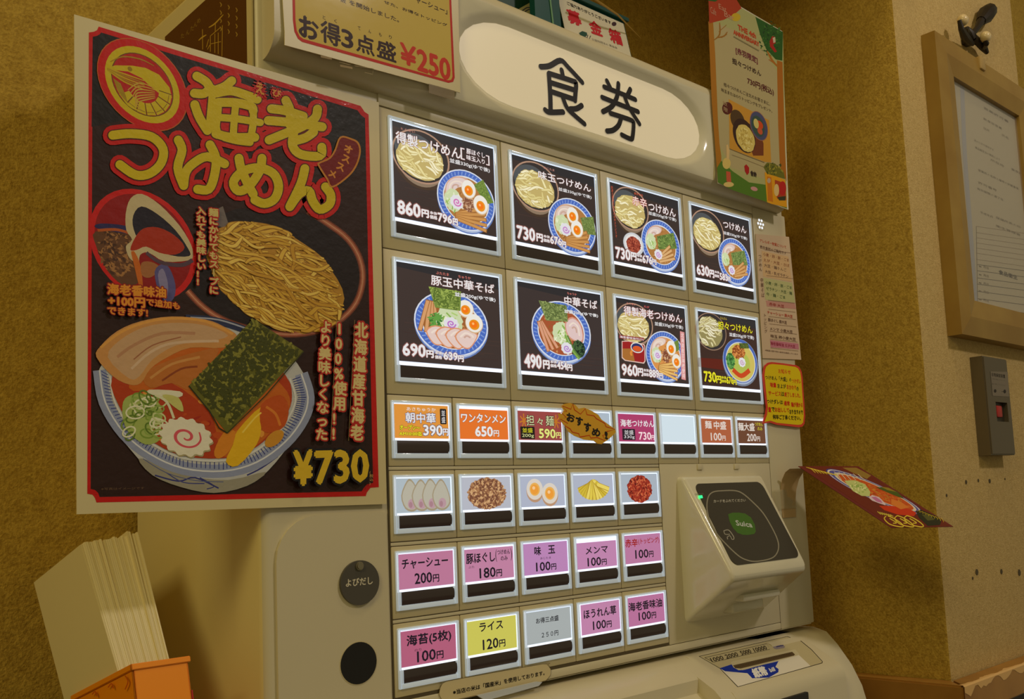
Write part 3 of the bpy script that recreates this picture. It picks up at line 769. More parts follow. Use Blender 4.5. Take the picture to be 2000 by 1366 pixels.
s.poly(z6.pts([(126, 1000), (180, 1000), (195, 1072), (142, 1063), (126, 1048)]), (170, 110, 50))
with z6.fr(s, 207, 995, 36, 30): s.ell(0, 0, 1, 1, (226, 222, 216)); s.ell(0, 0, .85, .8, (40, 50, 110)); s.ell(.02, .2, .7, .52, (220, 90, 40)); s.stroke([(-.8, .6), (-1.0, 1.1), (-.9, 1.6)], .3, (230, 140, 60))
s.poly(z6.pts([(446, 903), (470, 910), (478, 1176), (454, 1170)]), (222, 150, 150))
s.poly(z6.pts([(108, 924), (246, 940), (246, 958), (108, 942)]), (150, 60, 60))
s.part('lettering')
s.vtext('北海道産甘海老使用', *z6(458, 912), *z6(466, 1166), 6, (246, 236, 236), slant=.15)
T(z6, s, '海老香味油付(小)', 112, 928, 942, 243, out=None); T(z6, s, 'とくせい', 150, 742, 754, 200, (224, 130, 120), None); T(z6, s, 'えび', 245, 760, 772, 275, (224, 100, 100), None)
T(z6, s, '得製海老つけめん', 135, 762, 812, 457, out=(180, 90, 90)); T(z6, s, '並盛330g(ゆで後)', 306, 850, 874, 463, out=None)
price(z6, s, '960', '889', [(125, 1086, 1146, 210), (213, 1110, 1150, 240), (243, 1112, 1128, 272), (243, 1134, 1152, 272), (275, 1116, 1158, 328), (329, 1138, 1164, 350)]); s.emit()
B = make_button(3, 1, True, 'large lit button 730 yen with yellow lettering, noodles and spicy minced meat soup')
s = big_card(B, (60, 40, 36))
with z6.fr(s, 620, 905, 86, 105): s.ell(0, 0, 1, 1, (150, 120, 100)); s.ell(0, 0, .95, .95, (50, 44, 46)); noodles(s, 44, .09, 9, [(150, 140, 90), (160, 140, 90), (226, 222, 176), (214, 206, 150), (240, 236, 206)], -.9, .75, -.8, .85)
s.poly(z6.pts([(548, 1050), (690, 1060), (690, 1120), (550, 1100)]), (96, 30, 22))
with z6.fr(s, 782, 1075, 98, 132):
    s.ell(0, .02, 1, 1.0, (120, 130, 150)); s.ell(0, -.02, .97, .96, (170, 186, 214)); s.ell(0, -.05, .95, .92, (70, 100, 180)); s.ell(0.02, .0, .84, .84, (214, 218, 222)); s.ell(.02, 0, .8, .8, (206, 190, 96)); s.ell(.05, .05, .5, .5, (176, 190, 84))
    s.stroke([(-.45, .35), (0, .58), (.5, .3)], .2, (200, 70, 30)); s.ell(-.05, -.42, .36, .3, (190, 110, 50), wob=.15); speck(s, -.05, -.42, .34, .28, 60, .07, [(220, 150, 80), (140, 70, 30)], 8)
    s.ell(-.55, 0, .24, .34, (60, 120, 60), wob=.2); speck(s, -.55, 0, .22, .3, 30, .08, [(40, 90, 44), (96, 160, 80)], 5); swirl(s, .1, 0, .2, (200, 160, 190)); nori(s, [(0, -.8), (.5, -.84), (.56, -.62), (.06, -.58)], 2, 20, (80, 96, 40), (110, 126, 60), (50, 66, 24))
s.part('lettering')
YE = (232, 226, 40)
T(z6, s, 'たんたん', 672, 822, 836, 708, (200, 170, 60), None); T(z6, s, '担々つけめん', 660, 846, 890, 850, YE, (40, 24, 20)); T(z6, s, '並盛330g(ゆで後)', 722, 910, 934, 858, out=None)
price(z6, s, '730', '676', [(582, 1126, 1182, 648), (650, 1152, 1190, 676), (677, 1152, 1168, 704), (677, 1172, 1188, 704), (706, 1156, 1194, 742), (742, 1174, 1200, 760)], YE, (40, 20, 20)); s.emit()

# --- small buttons
def small(i, j, label, bg, items=(), top=0.0, left=0.0, pic=None, bgs=None):
    B = make_button(i, j, False, label)
    s = front_sheet(B.fr, -0.0006, P_LIT, off=0.0004, step=2.2e-6); k = WS / 100
    s.mp = lambda p: (B.X0 + p[0] * k - 0.2, -0.2 - (B.Z0 - p[1] * k))
    x0, x1, z0, z1 = B.card; y0 = (B.Z0 - z1) / k; y1 = (B.Z0 - z0) / k; a = (x0 - B.X0) / k; b = (x1 - B.X0) / k
    s.part('menu_card')
    s.poly([(a + left, y0 + top), (b, y0 + top), (b, y1), (a + left, y1)], bg)
    if pic: s.part('food_picture'); pic(s)
    s.part('lettering')
    for it in items:
        t, xa, xb, ya, yb, c = it[:6]; kw = it[6] if len(it) > 6 else {}
        if t == '#': s.poly([(xa + 1, ya), (xb - 1, ya), (xb, ya + 1), (xb, yb - 1), (xb - 1, yb), (xa + 1, yb), (xa, yb - 1), (xa, ya + 1)], c); continue
        s.text(t, (xa, ya), (xa, yb), (xb, yb), c, **kw)
    s.emit(); return B
K = (28, 20, 34); bo = dict(bold=.03)
w_o = dict(bold=.02, out=(.07, (70, 66, 120))); w_r = dict(bold=.03, out=(.08, (170, 90, 60)))
small(0, 0, 'orange lit button 390 yen', (226, 150, 62), [
    ('あさちゅうか', 25, 74, 8.5, 13.5, WH), ('朝中華', 23, 73, 16, 30, WH, w_o), ('#', 81, 92, 9, 31, (30, 26, 30)), ('並', 83.5, 90, 11, 19, WH), ('盛', 83.5, 90, 20.5, 29, WH),
    ('オープン～', 13, 46, 33.5, 40, YE, dict(bold=.04, out=(.12, (120, 90, 20)))), ('AM10:00迄', 12, 49, 42.5, 48, YE, dict(bold=.04, out=(.12, (120, 90, 20)))),
    ('390', 52, 84, 33, 47, WH, dict(bold=.05, out=(.1, (60, 60, 110)))), ('円', 85, 94, 37.5, 47, WH, dict(bold=.04, out=(.1, (60, 60, 110))))])
small(1, 0, 'orange lit button 650 yen', (232, 118, 44), [('ワンタンメン', 8, 91, 14, 27, WH, w_r), ('650', 33, 65, 33, 47, WH, dict(bold=.05, out=(.09, (190, 120, 90)))), ('円', 67, 77, 38, 47, WH, w_r)], top=3)
def leafy(s):
    for cx in (17, 84):
        for a in range(7): s.stroke([(cx, 22), (cx + 9 * math.cos(a * .9 + .2), 22 + 11 * math.sin(a * .9 + .2))], 2.2, (196, 120, 40), smooth=False)
small(2, 0, 'dark red lit button 590 yen', (156, 72, 70), [
    ('担', 22, 38, 13, 29, (226, 232, 180), dict(out=(.06, (50, 40, 20)))), ('々', 44, 56, 17, 28, (226, 232, 180), dict(out=(.06, (50, 40, 20)))), ('麺', 62, 79, 13, 29, (226, 232, 180), dict(out=(.06, (50, 40, 20)))),
    ('#', 9, 38, 31, 50, (30, 24, 24)), ('並盛', 13, 34, 33, 40, YE), ('200g', 12, 36, 42, 48.5, (226, 232, 160)), ('590', 47, 81, 34, 48, (228, 232, 130), dict(bold=.05, out=(.09, (90, 40, 30)))), ('円', 83, 93, 39, 48, (228, 232, 130), dict(bold=.04))], top=2, pic=leafy)
small(3, 0, 'pale lit button half hidden by the yellow burst sticker', (176, 192, 208))
small(4, 0, 'magenta lit button 730 yen', (176, 62, 110), [
    ('海老つけめん', 11, 95, 14, 26, WH, dict(bold=.02)), ('#', 14, 46, 30, 49, (40, 26, 40)), ('並盛', 19, 42, 32, 39.5, WH), ('330g', 18, 44, 41, 47.5, WH), ('730', 55, 86, 35, 48, (250, 226, 232), bo), ('円', 87, 94, 40, 48, (250, 226, 232), bo)])
small(5, 0, 'blank white lit button', (214, 232, 244))
small(6, 0, 'brown orange lit button 100 yen for medium noodles', (176, 96, 62), [('麺', 17, 36, 11, 25, (226, 214, 206), bo), ('中盛', 43, 80, 11, 26, (226, 214, 206), bo), ('100', 32, 64, 33, 47, (226, 214, 206), bo), ('円', 66, 76, 38, 47, (226, 214, 206), bo)], top=2)
small(7, 0, 'dark brown lit button 200 yen for large noodles', (108, 68, 48), [('麺大盛', 8, 60, 12, 27, (226, 216, 206), bo), ('つけめん', 62, 88, 10, 17, YE), ('のみ', 70, 86, 19, 26, YE), ('200', 34, 64, 33, 47, (226, 214, 206), bo), ('円', 66, 76, 38, 47, (226, 214, 206), bo)], top=2)
GB = (176, 190, 200)
def p_chashu(s):
    for k in range(4):
        x = 25 + k * 17; chashu(s, [(x - 13, 28), (x - 3, 8 + (k % 2) * 2), (x + 5, 7), (x + 14, 21), (x + 18, 40), (x + 7, 50), (x - 7, 46)], (164, 150, 124), (184, 180, 164), (206, 200, 188))
        s.ell(x + 4, 40, 6.5, 7, (186, 152, 162)); s.ell(x + 2, 41, 3, 4, (170, 130, 140))
small(0, 1, 'lit button picturing four pork slices', GB, pic=p_chashu, top=0)
def p_hogushi(s):
    s.ell(50, 29, 35, 23, (172, 124, 84), wob=.16, n=60); speck(s, 50, 29, 34, 22, 150, 3.2, [(196, 150, 104), (142, 94, 66), (214, 172, 124), (120, 76, 56)], 12)
small(1, 1, 'lit button picturing shredded pork', (186, 190, 204), pic=p_hogushi)
def p_eggs(s):
    for cx, cy in ((33, 25), (64, 32)):
        s.ell(cx, cy + 3, 17, 17, (190, 150, 120)); s.ell(cx, cy, 16.5, 16, (222, 214, 204)); s.ell(cx, cy, 10.5, 10, (236, 180, 90)); s.ell(cx - .5, cy + .5, 8, 7.5, (240, 160, 60)); s.ell(cx - 2, cy - 2, 3, 2.6, (250, 206, 150))
small(2, 1, 'lit button picturing two halved eggs', (178, 186, 208), pic=p_eggs)
def p_menma(s):
    R = random.Random(5)
    for k in range(13):
        a = -1.25 + k * .21; L = 34 - 6 * abs(a) ; x, y = 50 + 8 * a, 12 + abs(a) * 7
        ex, ey = x + L * math.sin(a), y + L * math.cos(a) * .98
        s.stroke([(x, y), ((x + ex) / 2 + R.uniform(-1, 1), (y + ey) / 2), (ex, ey)], 8, (176, 142, 40)); s.stroke([(x, y), ((x + ex) / 2, (y + ey) / 2), (ex, ey)], 6, R.choice([(226, 204, 80), (236, 216, 104), (212, 188, 60)]))
small(3, 1, 'lit button picturing yellow bamboo shoots', (178, 186, 206), pic=p_menma)
def p_red(s):
    s.ell(50, 30, 31, 23, (140, 38, 28), wob=.12, n=50); speck(s, 50, 30, 30, 22, 90, 3, [(190, 76, 46), (96, 20, 20), (210, 110, 70), (160, 50, 34)], 21)
small(4, 1, 'lit button picturing red spicy topping', (172, 184, 198), pic=p_red)
PK = (196, 134, 174)
Y5 = (33.5, 47.5)
small(0, 2, 'pink lit button 200 yen for sliced pork', (190, 122, 156), [('チャーシュー', 10, 86, 12, 25, K, bo), ('200', 30, 58, 32, 46, K, bo), ('円', 60, 70, 36, 46, K, bo)])
small(1, 2, 'pink lit button 180 yen for shredded pork', (196, 132, 168), [('豚ほぐし', 8, 60, 12, 26, K, bo), ('ぶた', 11, 22, 29, 32.5, K), ('(', 61, 64, 9, 27, K), ('つけめん', 65, 89, 10, 17, K, dict(bold=.02)), ('のみ', 71, 84, 19.5, 26, K, dict(bold=.02)), (')', 90, 93, 9, 27, K), ('180', 31, 60, 34, 48, K, bo), ('円', 62, 72, 38, 48, K, bo)], top=1)
small(2, 2, 'lilac pink lit button 100 yen for seasoned egg', (190, 136, 190), [('味', 27, 40, 10, 23, K, bo), ('玉', 55, 69, 10, 22, K, bo), ('あじたま', 38, 60, 26.5, 30, K), ('100', 29, 58, 34, 47, K, bo), ('円', 60, 70, 38, 47, K, bo)])
small(3, 2, 'pink lit button 100 yen for bamboo shoots, white band along its top', (196, 136, 182), [('メンマ', 25, 75, 18, 29, K, bo), ('100', 28, 58, 35, 48, K, bo), ('円', 60, 71, 39, 48, K, bo)], top=5.5)
small(4, 2, 'pink lit button 100 yen with red lettering', (190, 124, 166), [('赤辛', 7, 37, 11, 24, (160, 30, 30), dict(bold=.03)), ('(トッピング)', 39, 92, 11, 22, (160, 30, 30), dict(bold=.02)), ('100', 30, 62, 30, 44, K, bo), ('円', 64, 75, 34, 44, K, bo)])
small(0, 3, 'rose pink lit button 100 yen for five sheets of nori', (180, 96, 126), [('海苔(5枚)', 14, 87, 11, 27, K, bo), ('のり', 26, 37, 30, 33.5, K), ('100', 30, 60, 34, 48, K, bo), ('円', 62, 73, 38, 48, K, bo)])
small(1, 3, 'yellow lit button 120 yen', (206, 202, 92), [('ライス', 27, 70, 9, 21, K, bo), ('120', 32, 60, 33, 47, K, bo), ('円', 62, 73, 37, 47, K, bo)])
small(2, 3, 'plain white lit button 250 yen', (170, 178, 180), [('お得三点盛', 24, 70, 14.5, 22.5, (36, 36, 44), dict(bold=.025)), ('２５０円', 34, 68, 37, 44.5, (36, 36, 44), dict(bold=.02))], top=-.5)
small(3, 3, 'pink lit button 100 yen for spinach', (196, 134, 176), [('ほうれん草', 14, 87, 13, 27, K, bo), ('100', 33, 62, 33, 46, K, bo), ('円', 64, 75, 36, 46, K, bo)], left=3)
small(4, 3, 'pink lit button 100 yen for shrimp oil', (188, 116, 160), [('海老香味油', 7, 90, 13, 27, K, bo), ('100', 30, 60, 31, 44, K, bo), ('円', 62, 73, 34, 44, K, bo)], left=0)

# -------- call plate, lens opening, speaker holes
cb = disc('call_plate', (-0.0308, 0, -0.3523), 0.0155, -0.0030, -0.0008, GREYP, mach, bev=.0006); cb['label'] = 'dark grey round call plate'
cs = front_sheet(cb, -0.0031, P_PAPER, off=0.0001); cs.part('lettering')
zc = ZZ(0, 980, 2.564)
zc.line(cs, 'よびだし', 1732, 390, 428, 1866, (214, 206, 180), bold=.03); cs.emit()
p = at(1799 / 2.564, 980 + 323 / 2.564, 1, -0.003)
disc('rivet', (p[0], 0, p[2]), 0.0031, -0.0048, -0.0028, METAL, cb, n=20, bev=.0008)
disc('round_opening', (-0.0325, 0, -0.4075), 0.0143, -0.0013, -0.0008, BLACK, mach)
disc('opening_rim', (-0.0325, 0, -0.4075), 0.0150, -0.0011, -0.0007, PLASTIC2, mach)
pc = at(1487, 438, 1, -0.001)
disc('speaker_plate', (pc[0] - .001, 0, pc[2]), 0.0075, -0.0006, 0.0, PLASTIC, mach)
for k in range(7):
    a = k * math.pi / 3; rr_ = 0 if k == 6 else 0.0047
    q = disc('led_hole', (pc[0] - .001 + rr_ * math.cos(a), 0, pc[2] + rr_ * math.sin(a)), 0.0014, -0.0010, -0.0004, LEDW, mach, n=10)

# -------- card reader wedge
RX0, RX1 = 0.3215, 0.4525
def wedge(P, x0, x1, tp):
    """P: list of (y,z, inset)"""
    return [(x0 + i_, y, z) for y, z, i_ in P], [(x1 - i_, y, z) for y, z, i_ in P]
bm = bmesh.new()
PR = [(0.0, -0.4215, 0.0), (0.0, -0.2835, 0.0), (-0.0075, -0.2835, 0.0008), (-0.0560, -0.3735, 0.0045), (-0.0570, -0.3815, 0.0045)]
L_, R2 = wedge(PR, RX0, RX1, 0)
A = [bm.verts.new(v) for v in L_]; Bv = [bm.verts.new(v) for v in R2]
bm.faces.new(A); bm.faces.new(Bv[::-1])
for i in range(len(A)): bm.faces.new((A[i], A[(i + 1) % len(A)], Bv[(i + 1) % len(A)], Bv[i]))
bmesh.ops.recalc_face_normals(bm, faces=bm.faces[:])
ed = [e for e in bm.edges if not (abs(e.verts[0].co.y) < 1e-6 and abs(e.verts[1].co.y) < 1e-6)]
bmesh.ops.bevel(bm, geom=ed, offset=0.0042, segments=4, profile=0.5, affect='EDGES')
rd = from_bm('card_reader', bm, GLOSSW, mach, smooth=True); rd['label'] = 'white wedge shaped contactless card reader'
box('reader_shelf', RX0 + .046, RX1 - .022, -0.036, 0.0, -0.4060, -0.3985, GLOSSW, rd, bev=.003)
box('reader_shelf', RX0 + .050, RX1 - .030, -0.020, 0.0, -0.4180, -0.4070, GLOSSW, rd, bev=.003)
# dark face on the slope
t1 = np.array([-0.0075, -0.2835]); t2 = np.array([-0.0560, -0.3735]); dv = (t2 - t1); Ls = np.hypot(*dv); dv /= Ls
nO = np.array([-0.0005, 0.00025]) * 0
sO = (RX0, t1[0], t1[1]); V3 = (0, dv[0], dv[1])
fs = Sheet(rd, sO, (1, 0, 0), V3, mat('dummy', (0, 0, 0)), off=0.0006)
zr = ZZ(1300, 900, 4.018)
def on_face(P, off): return [tuple(np.array(sO) + np.array((1, 0, 0)) * a + np.array(V3) * b + fs.N * off) for a, b in P]
fp = [(a, b) for a, b in rr(0.0105, 0.1205, 0.0085, 0.0965, 0.008)]
V = on_face(fp, 0.0008) + on_face(fp, -0.0002); n_ = len(fp)
FACEM = mat('reader_face', (62, 56, 46), 0.22, spec=0.5)
face = obj('reader_face', V, [tuple(range(n_)), tuple(range(2 * n_ - 1, n_ - 1, -1))] + [(i, (i + 1) % n_, n_ + (i + 1) % n_, n_ + i) for i in range(n_)], FACEM, rd)
fs = Sheet(face, sO, (1, 0, 0), V3, P_PAPER, off=0.00085)
fs.part('face_print')
loop = zr.pts([(330, 290), (370, 250), (450, 240), (540, 240), (600, 262), (680, 330), (760, 415), (830, 530), (875, 630), (880, 700), (850, 755), (790, 782), (690, 795), (620, 780), (560, 745), (470, 660), (400, 580), (345, 480), (320, 380)])
fs.stroke(loop, 2.2, (150, 144, 124), closed=True)
fs.text('カードをふれてください', zr(372, 312), zr(372, 335), zr(624, 326), (190, 186, 170), bold=.02)
gp = zr.pts([(486, 425), (520, 413), (570, 412), (620, 420), (665, 450), (695, 505), (703, 560), (690, 580), (640, 588), (600, 586), (560, 572), (525, 535), (497, 480)])
fs.poly(gp, (70, 112, 34))
fs.text('Suica', zr(542, 472), zr(552, 512), zr(678, 528), (190, 196, 190), bold=.05)
fs.stroke(zr.pts([(450, 556), (490, 550), (528, 600), (530, 622)]), 1.5, (170, 166, 150)); fs.stroke(zr.pts([(452, 556), (462, 582), (500, 582)]), 1.3, (170, 166, 150)); fs.stroke(zr.pts([(478, 604), (482, 622)]), 1.5, (170, 166, 150)); fs.stroke(zr.pts([(478, 604), (500, 594), (516, 622), (530, 622)]), 1.3, (170, 166, 150))
fs.part('face_print')
fs.text('READER', zr(228, 262), zr(232, 272), zr(298, 270), (120, 116, 100)); fs.emit()
q = [fs.px(zr(*p_)) for p_ in ((255, 280), (280, 278), (285, 298), (260, 300))]
obj('status_light', on_face(q, 0.0013) + on_face(q, 0.0006), [(0, 1, 2, 3), (0, 4, 5, 1), (1, 5, 6, 2), (2, 6, 7, 3), (3, 7, 4, 0)], GREENLED, face)['label'] = 'small green light'

# -------- lower housing
LP = [(0.215, -0.4520), (0.004, -0.4520), (-0.0120, -0.4565), (-0.0250, -0.4695), (-0.0406, -0.4900), (-0.0510, -0.5105), (-0.0575, -0.535), (-0.062, -0.60), (-0.062, -0.70), (0.215, -0.70)]
LM = mat('cream_housing', (216, 206, 174), 0.30, spec=0.45, coat=0.2)
lhz = extr('lower_housing', LP, 0.440, 0.545, LM, mach)
extr('lower_housing', LP, XL, -0.02, LM, mach)
# bill unit: raised sloping block
s1, s2 = np.array([-0.004, -0.4535]), np.array([-0.049, -0.4785]); sd = (s2 - s1) / np.hypot(*(s2 - s1))
BX0, BX1 = 0.318, 0.500
BP = [(0.06, -0.70), (0.06, -0.4520), (0.002, -0.4520), tuple(s1), tuple(s2 + sd * .006), (-0.0585, -0.487), (-0.060, -0.495), (-0.062, -0.70)]
bu = extr('bill_unit', BP, BX0, BX1, LM, mach); bu['label'] = 'sloping banknote unit with a blue label'
# basin to the left: rim + recessed floor
RP = [(0.06, -0.70), (0.06, -0.4520), (0.002, -0.4520), (-0.010, -0.4560), (-0.026, -0.4640), (-0.030, -0.4680), (-0.030, -0.4800), (-0.034, -0.4835), (-0.0580, -0.4980), (-0.062, -0.505), (-0.062, -0.70)]
extr('coin_basin', RP, -0.02, BX0 - .018, LM, mach)
RP2 = [(0.06, -0.70), (0.06, -0.4520), (0.002, -0.4520), (-0.010, -0.4560), (-0.0480, -0.4765), (-0.056, -0.4840), (-0.062, -0.495), (-0.062, -0.70)]
extr('basin_side', RP2, BX0 - .018, BX0, LM, mach)
for (xa, xb, ya, yb, za, zb, m_) in ((0.135, 0.176, -0.062, -0.045, -0.505, -0.480, LM), (0.198, 0.262, -0.0625, -0.054, -0.512, -0.4935, BLACK)):
    box('coin_slot_block' if m_ is LM else 'coin_slot', xa, xb, ya, yb, za, zb, m_, mach, bev=.002)
ls = Sheet(bu, (BX0, s1[0], s1[1]), (1, 0, 0), (0, sd[0], sd[1]), P_LAMS, off=0.0002)
zb_ = ZZ(1340, 1180, 5.263)
ls.part('bill_label')
ls.poly(zb_.pts([(130, 540), (1040, 335), (1180, 380), (1290, 470), (1405, 595), (1400, 612), (530, 857), (345, 665)]), (24, 22, 20))
ls.poly(zb_.pts([(140, 543), (1038, 340), (1176, 385), (1284, 473), (1398, 596), (1394, 608), (533, 852), (350, 664)]), (196, 184, 144))
ls.poly(zb_.pts([(350, 664), (470, 630), (1150, 520), (1278, 640), (533, 852)]), (232, 226, 210))
ls.poly(zb_.pts([(345, 664), (465, 625), (500, 660), (580, 684), (700, 650), (950, 590), (918, 650), (950, 672), (948, 705), (850, 760), (680, 768), (630, 716), (400, 695)]), (16, 50, 168))
ls.poly(zb_.pts([(460, 605), (480, 592), (1120, 470), (1165, 520), (1155, 530), (600, 680), (540, 685), (485, 655)]), (206, 196, 160))
ls.poly(zb_.pts([(480, 635), (1090, 495), (1118, 522), (1110, 534), (560, 668), (505, 664)]), (96, 78, 52))
for k in range(34):
    x = 500 + k * 17; y = 645 - k * 4.1; ls.stroke(zb_.pts([(x, y), (x + 10, y + 16)]), .9, (60, 46, 30), smooth=False)
ls.stroke(zb_.pts([(190, 556), (830, 412), (860, 470), (285, 602), (190, 556)]), .7, (40, 34, 26), smooth=False)
ls.part('lettering')
for t_, a, b in (('1000', 245, 375), ('2000', 395, 525), ('5000', 550, 660), ('10000', 685, 820)):
    y = 604 - (a - 245) * .232
    ls.text(t_, zb_(a - 2, y - 42), zb_(a + 22, y - 2), zb_(b + 16, y - (b - a) * .22 - 2), (52, 44, 36), bold=.03)
ls.text('紙幣', zb_(664, 676), zb_(716, 766), zb_(848, 730), (240, 240, 240), bold=.05); ls.text('bill', zb_(848, 668), zb_(868, 706), zb_(918, 692), (240, 240, 240), bold=.04)
ls.poly(zb_.pts([(855, 410), (925, 405), (1015, 440), (1010, 455), (930, 470), (905, 462)]), (150, 140, 150)); ls.stroke(zb_.pts([(865, 408), (900, 420), (935, 432)]), 1.6, (40, 36, 60)); ls.stroke(zb_.pts([(925, 445), (1000, 430)]), 2.2, (70, 66, 120))
ls.emit()
box('bill_outlet', 0.352, 0.425, -0.0635, -0.055, -0.524, -0.4965, BLACK, bu, bev=.001)

# ================================================================== large shrimp poster
YP = -0.0022
po = flat_sheet('menu_poster', [(145, 28), (740, 200), (755, 985), (150, 1005)], YP, 0.0009, mat('poster_paper', (216, 202, 154), 0.4, coat=0.2),
                'large laminated red and black shrimp dipping noodle poster overhanging the left of the ticket machine', 'poster')
s = front_sheet(po, YP, P_LAM, off=0.0001, step=2e-6)
za = ZZ(140, 0, 3.2258); zb = ZZ(140, 380, 2.168); zi = ZZ(160, 350, 4.71)
RED = (204, 16, 8); DK = (46, 20, 14); YL = (210, 188, 4)
s.part('printed_border')
s.poly([za(170, 168), za(1820, 668), za(1845, 705), za(1870, 722), zb(1300, 1240), zb(1265, 1243), zb(1250, 1262), zb(1245, 1278), zb(105, 1305), zb(98, 1285), zb(88, 1272), zb(66, 1268), za(108, 205), za(140, 200), za(160, 190)], RED)
s.poly([za(185, 205), za(1800, 695), za(1822, 725), za(1848, 745), zb(1276, 1222), zb(1250, 1228), zb(1235, 1245), zb(1228, 1258), zb(118, 1282), zb(112, 1265), zb(98, 1252), zb(80, 1248), za(132, 232), za(160, 226), za(178, 215)], DK)
s.part('food_picture')
s.poly([za(132, 232), za(160, 226), za(178, 215), za(185, 205), za(1800, 695), za(1822, 725), za(1848, 745), za(1850, 1000), za(600, 700), za(125, 800)], (26, 20, 20))
# noodles
zbase = s.z; s.step = 1.0e-6
s.poly(zb.pts([(480, 400), (600, 560), (780, 640), (960, 600), (1150, 520), (1232, 380), (1236, 280), (1180, 180), (1060, 100), (900, 60), (700, 60), (600, 100)]), (30, 18, 20))
rim = zb.pts([(490, 408), (560, 480), (660, 540), (800, 580), (950, 592), (1090, 560), (1190, 480), (1230, 380), (1222, 280), (1170, 190), (1080, 120), (1000, 70)])
s.stroke(rim, 13, (120, 60, 40)); s.stroke(rim, 8, (176, 100, 74)); s.stroke(rim, 2.4, (206, 146, 116))
s.poly(zb.pts([(620, 60), (640, 50), (665, 130), (640, 140), (600, 130)]), (120, 110, 110))
pc2 = zb(860, 350); NP = [(190, 140, 44), (168, 118, 34), (232, 190, 76), (218, 172, 56), (242, 208, 100), (206, 156, 46), (228, 184, 70)]
with Fr(s, pc2[0], pc2[1], 290 / 2.168, 290 * .30 / 2.168, 10, 225 / 2.168):
    noodles(s, 330, .05, 21, NP, -1, 1.02, -.98, 1.0)
# inset circle with pouring oil
znood = s.z; s.z = zbase; s.step = 1.6e-6
with Fr(s, *zi(560, 605), 495 / 4.71, 495 * .22 / 4.71, 4, 505 / 4.71):
    s.ell(0, 0, 1.0, 1.0, (210, 24, 20)); s.ell(.0, 0, .9, .91, (150, 12, 10))
    s.blob([(-.88, -.05), (-.25, -.2), (-.1, .3), (-.12, .72), (-.4, .82), (-.7, .6), (-.88, .2)], (104, 66, 38)); speck(s, -.5, .25, .34, .42, 60, .05, [(140, 96, 58), (76, 46, 30), (170, 120, 70)], 4)
    s.blob([(-.86, -.12), (-.78, -.22), (-.3, -.28), (-.22, -.18), (-.25, -.14)], (44, 40, 96)); s.stroke([(-.84, -.08), (-.5, -.17), (-.24, -.16)], .05, (190, 90, 30))
    s.blob([(-.3, -.2), (-.3, -.5), (-.2, -.8), (.02, -.93), (.35, -.8), (.7, -.5), (.9, -.2), (.93, .0), (.85, .1), (.4, .22), (.1, .12), (-.06, .2), (-.1, .35), (-.26, .3), (-.32, .1), (-.2, -.05)], (206, 190, 150))
    s.blob([(-.16, -.24), (-.16, -.5), (0, -.7), (.3, -.62), (.62, -.4), (.84, -.12), (.86, .02), (.5, .08), (0, -.02)], (34, 28, 44)); s.blob([(-.14, -.1), (.02, -.3), (.3, -.38), (.6, -.3), (.78, -.12), (.6, .05), (.3, .08), (.06, .02), (-.12, .12), (-.24, .14)], (176, 46, 10))
    s.stroke([(-.2, .16), (-.12, .4), (-.06, .8)], .12, (206, 106, 24), taper=True); s.blob([(-.04, .34), (.14, .28), (.3, .34), (.24, .46), (.1, .58), (-.04, .56)], (170, 110, 64))
    s.blob([(.2, .45), (.34, .28), (.48, .32), (.58, .6), (.54, .86), (.38, .98), (.26, .8)], (92, 88, 150)); s.blob([(.26, .5), (.36, .36), (.44, .6), (.42, .86), (.34, .9)], (140, 134, 180))
    s.stroke([(.06, .13), (.3, .25), (.7, .22), (.92, .08)], .07, (90, 66, 84))
# soup bowl
s.z = znood
s.blob(zb.pts([(115, 740), (130, 900), (190, 1010), (280, 1120), (340, 1190), (460, 1240), (600, 1265), (740, 1235), (830, 1170), (920, 1060), (985, 960), (1005, 860), (980, 760), (880, 640), (700, 560), (480, 520), (250, 600)]), (196, 198, 200))
s.blob(zb.pts([(280, 1120), (340, 1190), (460, 1240), (600, 1265), (740, 1235), (820, 1175), (660, 1210), (480, 1190), (360, 1140)]), (160, 156, 140))
s.stroke(zb.pts([(350, 1190), (450, 1215), (520, 1200), (620, 1245)]), 3, (52, 56, 130)); s.stroke(zb.pts([(400, 1180), (470, 1220), (560, 1225)]), 2.2, (70, 74, 140)); s.stroke(zb.pts([(740, 1190), (800, 1160), (870, 1110)]), 3, (60, 64, 134)); s.stroke(zb.pts([(540, 1200), (600, 1235), (570, 1248)]), 2, (52, 56, 130))
s.stroke(zb.pts([(300, 1120), (400, 1180), (520, 1212), (640, 1218)]), 1.6, (90, 100, 150))
outer = zb.pts([(116, 745), (140, 880), (220, 1010), (330, 1100), (470, 1160), (640, 1172), (780, 1135), (900, 1050), (975, 950), (998, 860), (970, 760)])
s.stroke(outer, 26, (150, 160, 196)); s.stroke(outer, 3, (226, 230, 240))
O_ = outer
inn = zb.pts([(160, 770), (180, 880), (250, 990), (350, 1065), (470, 1118), (640, 1128), (760, 1095), (860, 1020), (925, 930), (945, 860), (920, 780)])
for k in range(0, 90):
    t = k / 90 * (len(O_) - 1); i = int(t); u = t - i
    a = np.array(O_[i]) * (1 - u) + np.array(O_[i + 1]) * u; b = np.array(inn[i]) * (1 - u) + np.array(inn[i + 1]) * u
    s.stroke([tuple(a * .85 + b * .15), tuple(a * .2 + b * .8)], 1.5, (44, 54, 140) if k % 2 else (70, 84, 160), smooth=False)
s.stroke(inn, 4, (222, 224, 226))
s.stroke(zb.pts([(480, 525), (600, 535), (720, 570), (780, 600)]), 14, (40, 50, 90)); s.stroke(zb.pts([(500, 522), (620, 532), (740, 570)]), 3, (170, 176, 200))
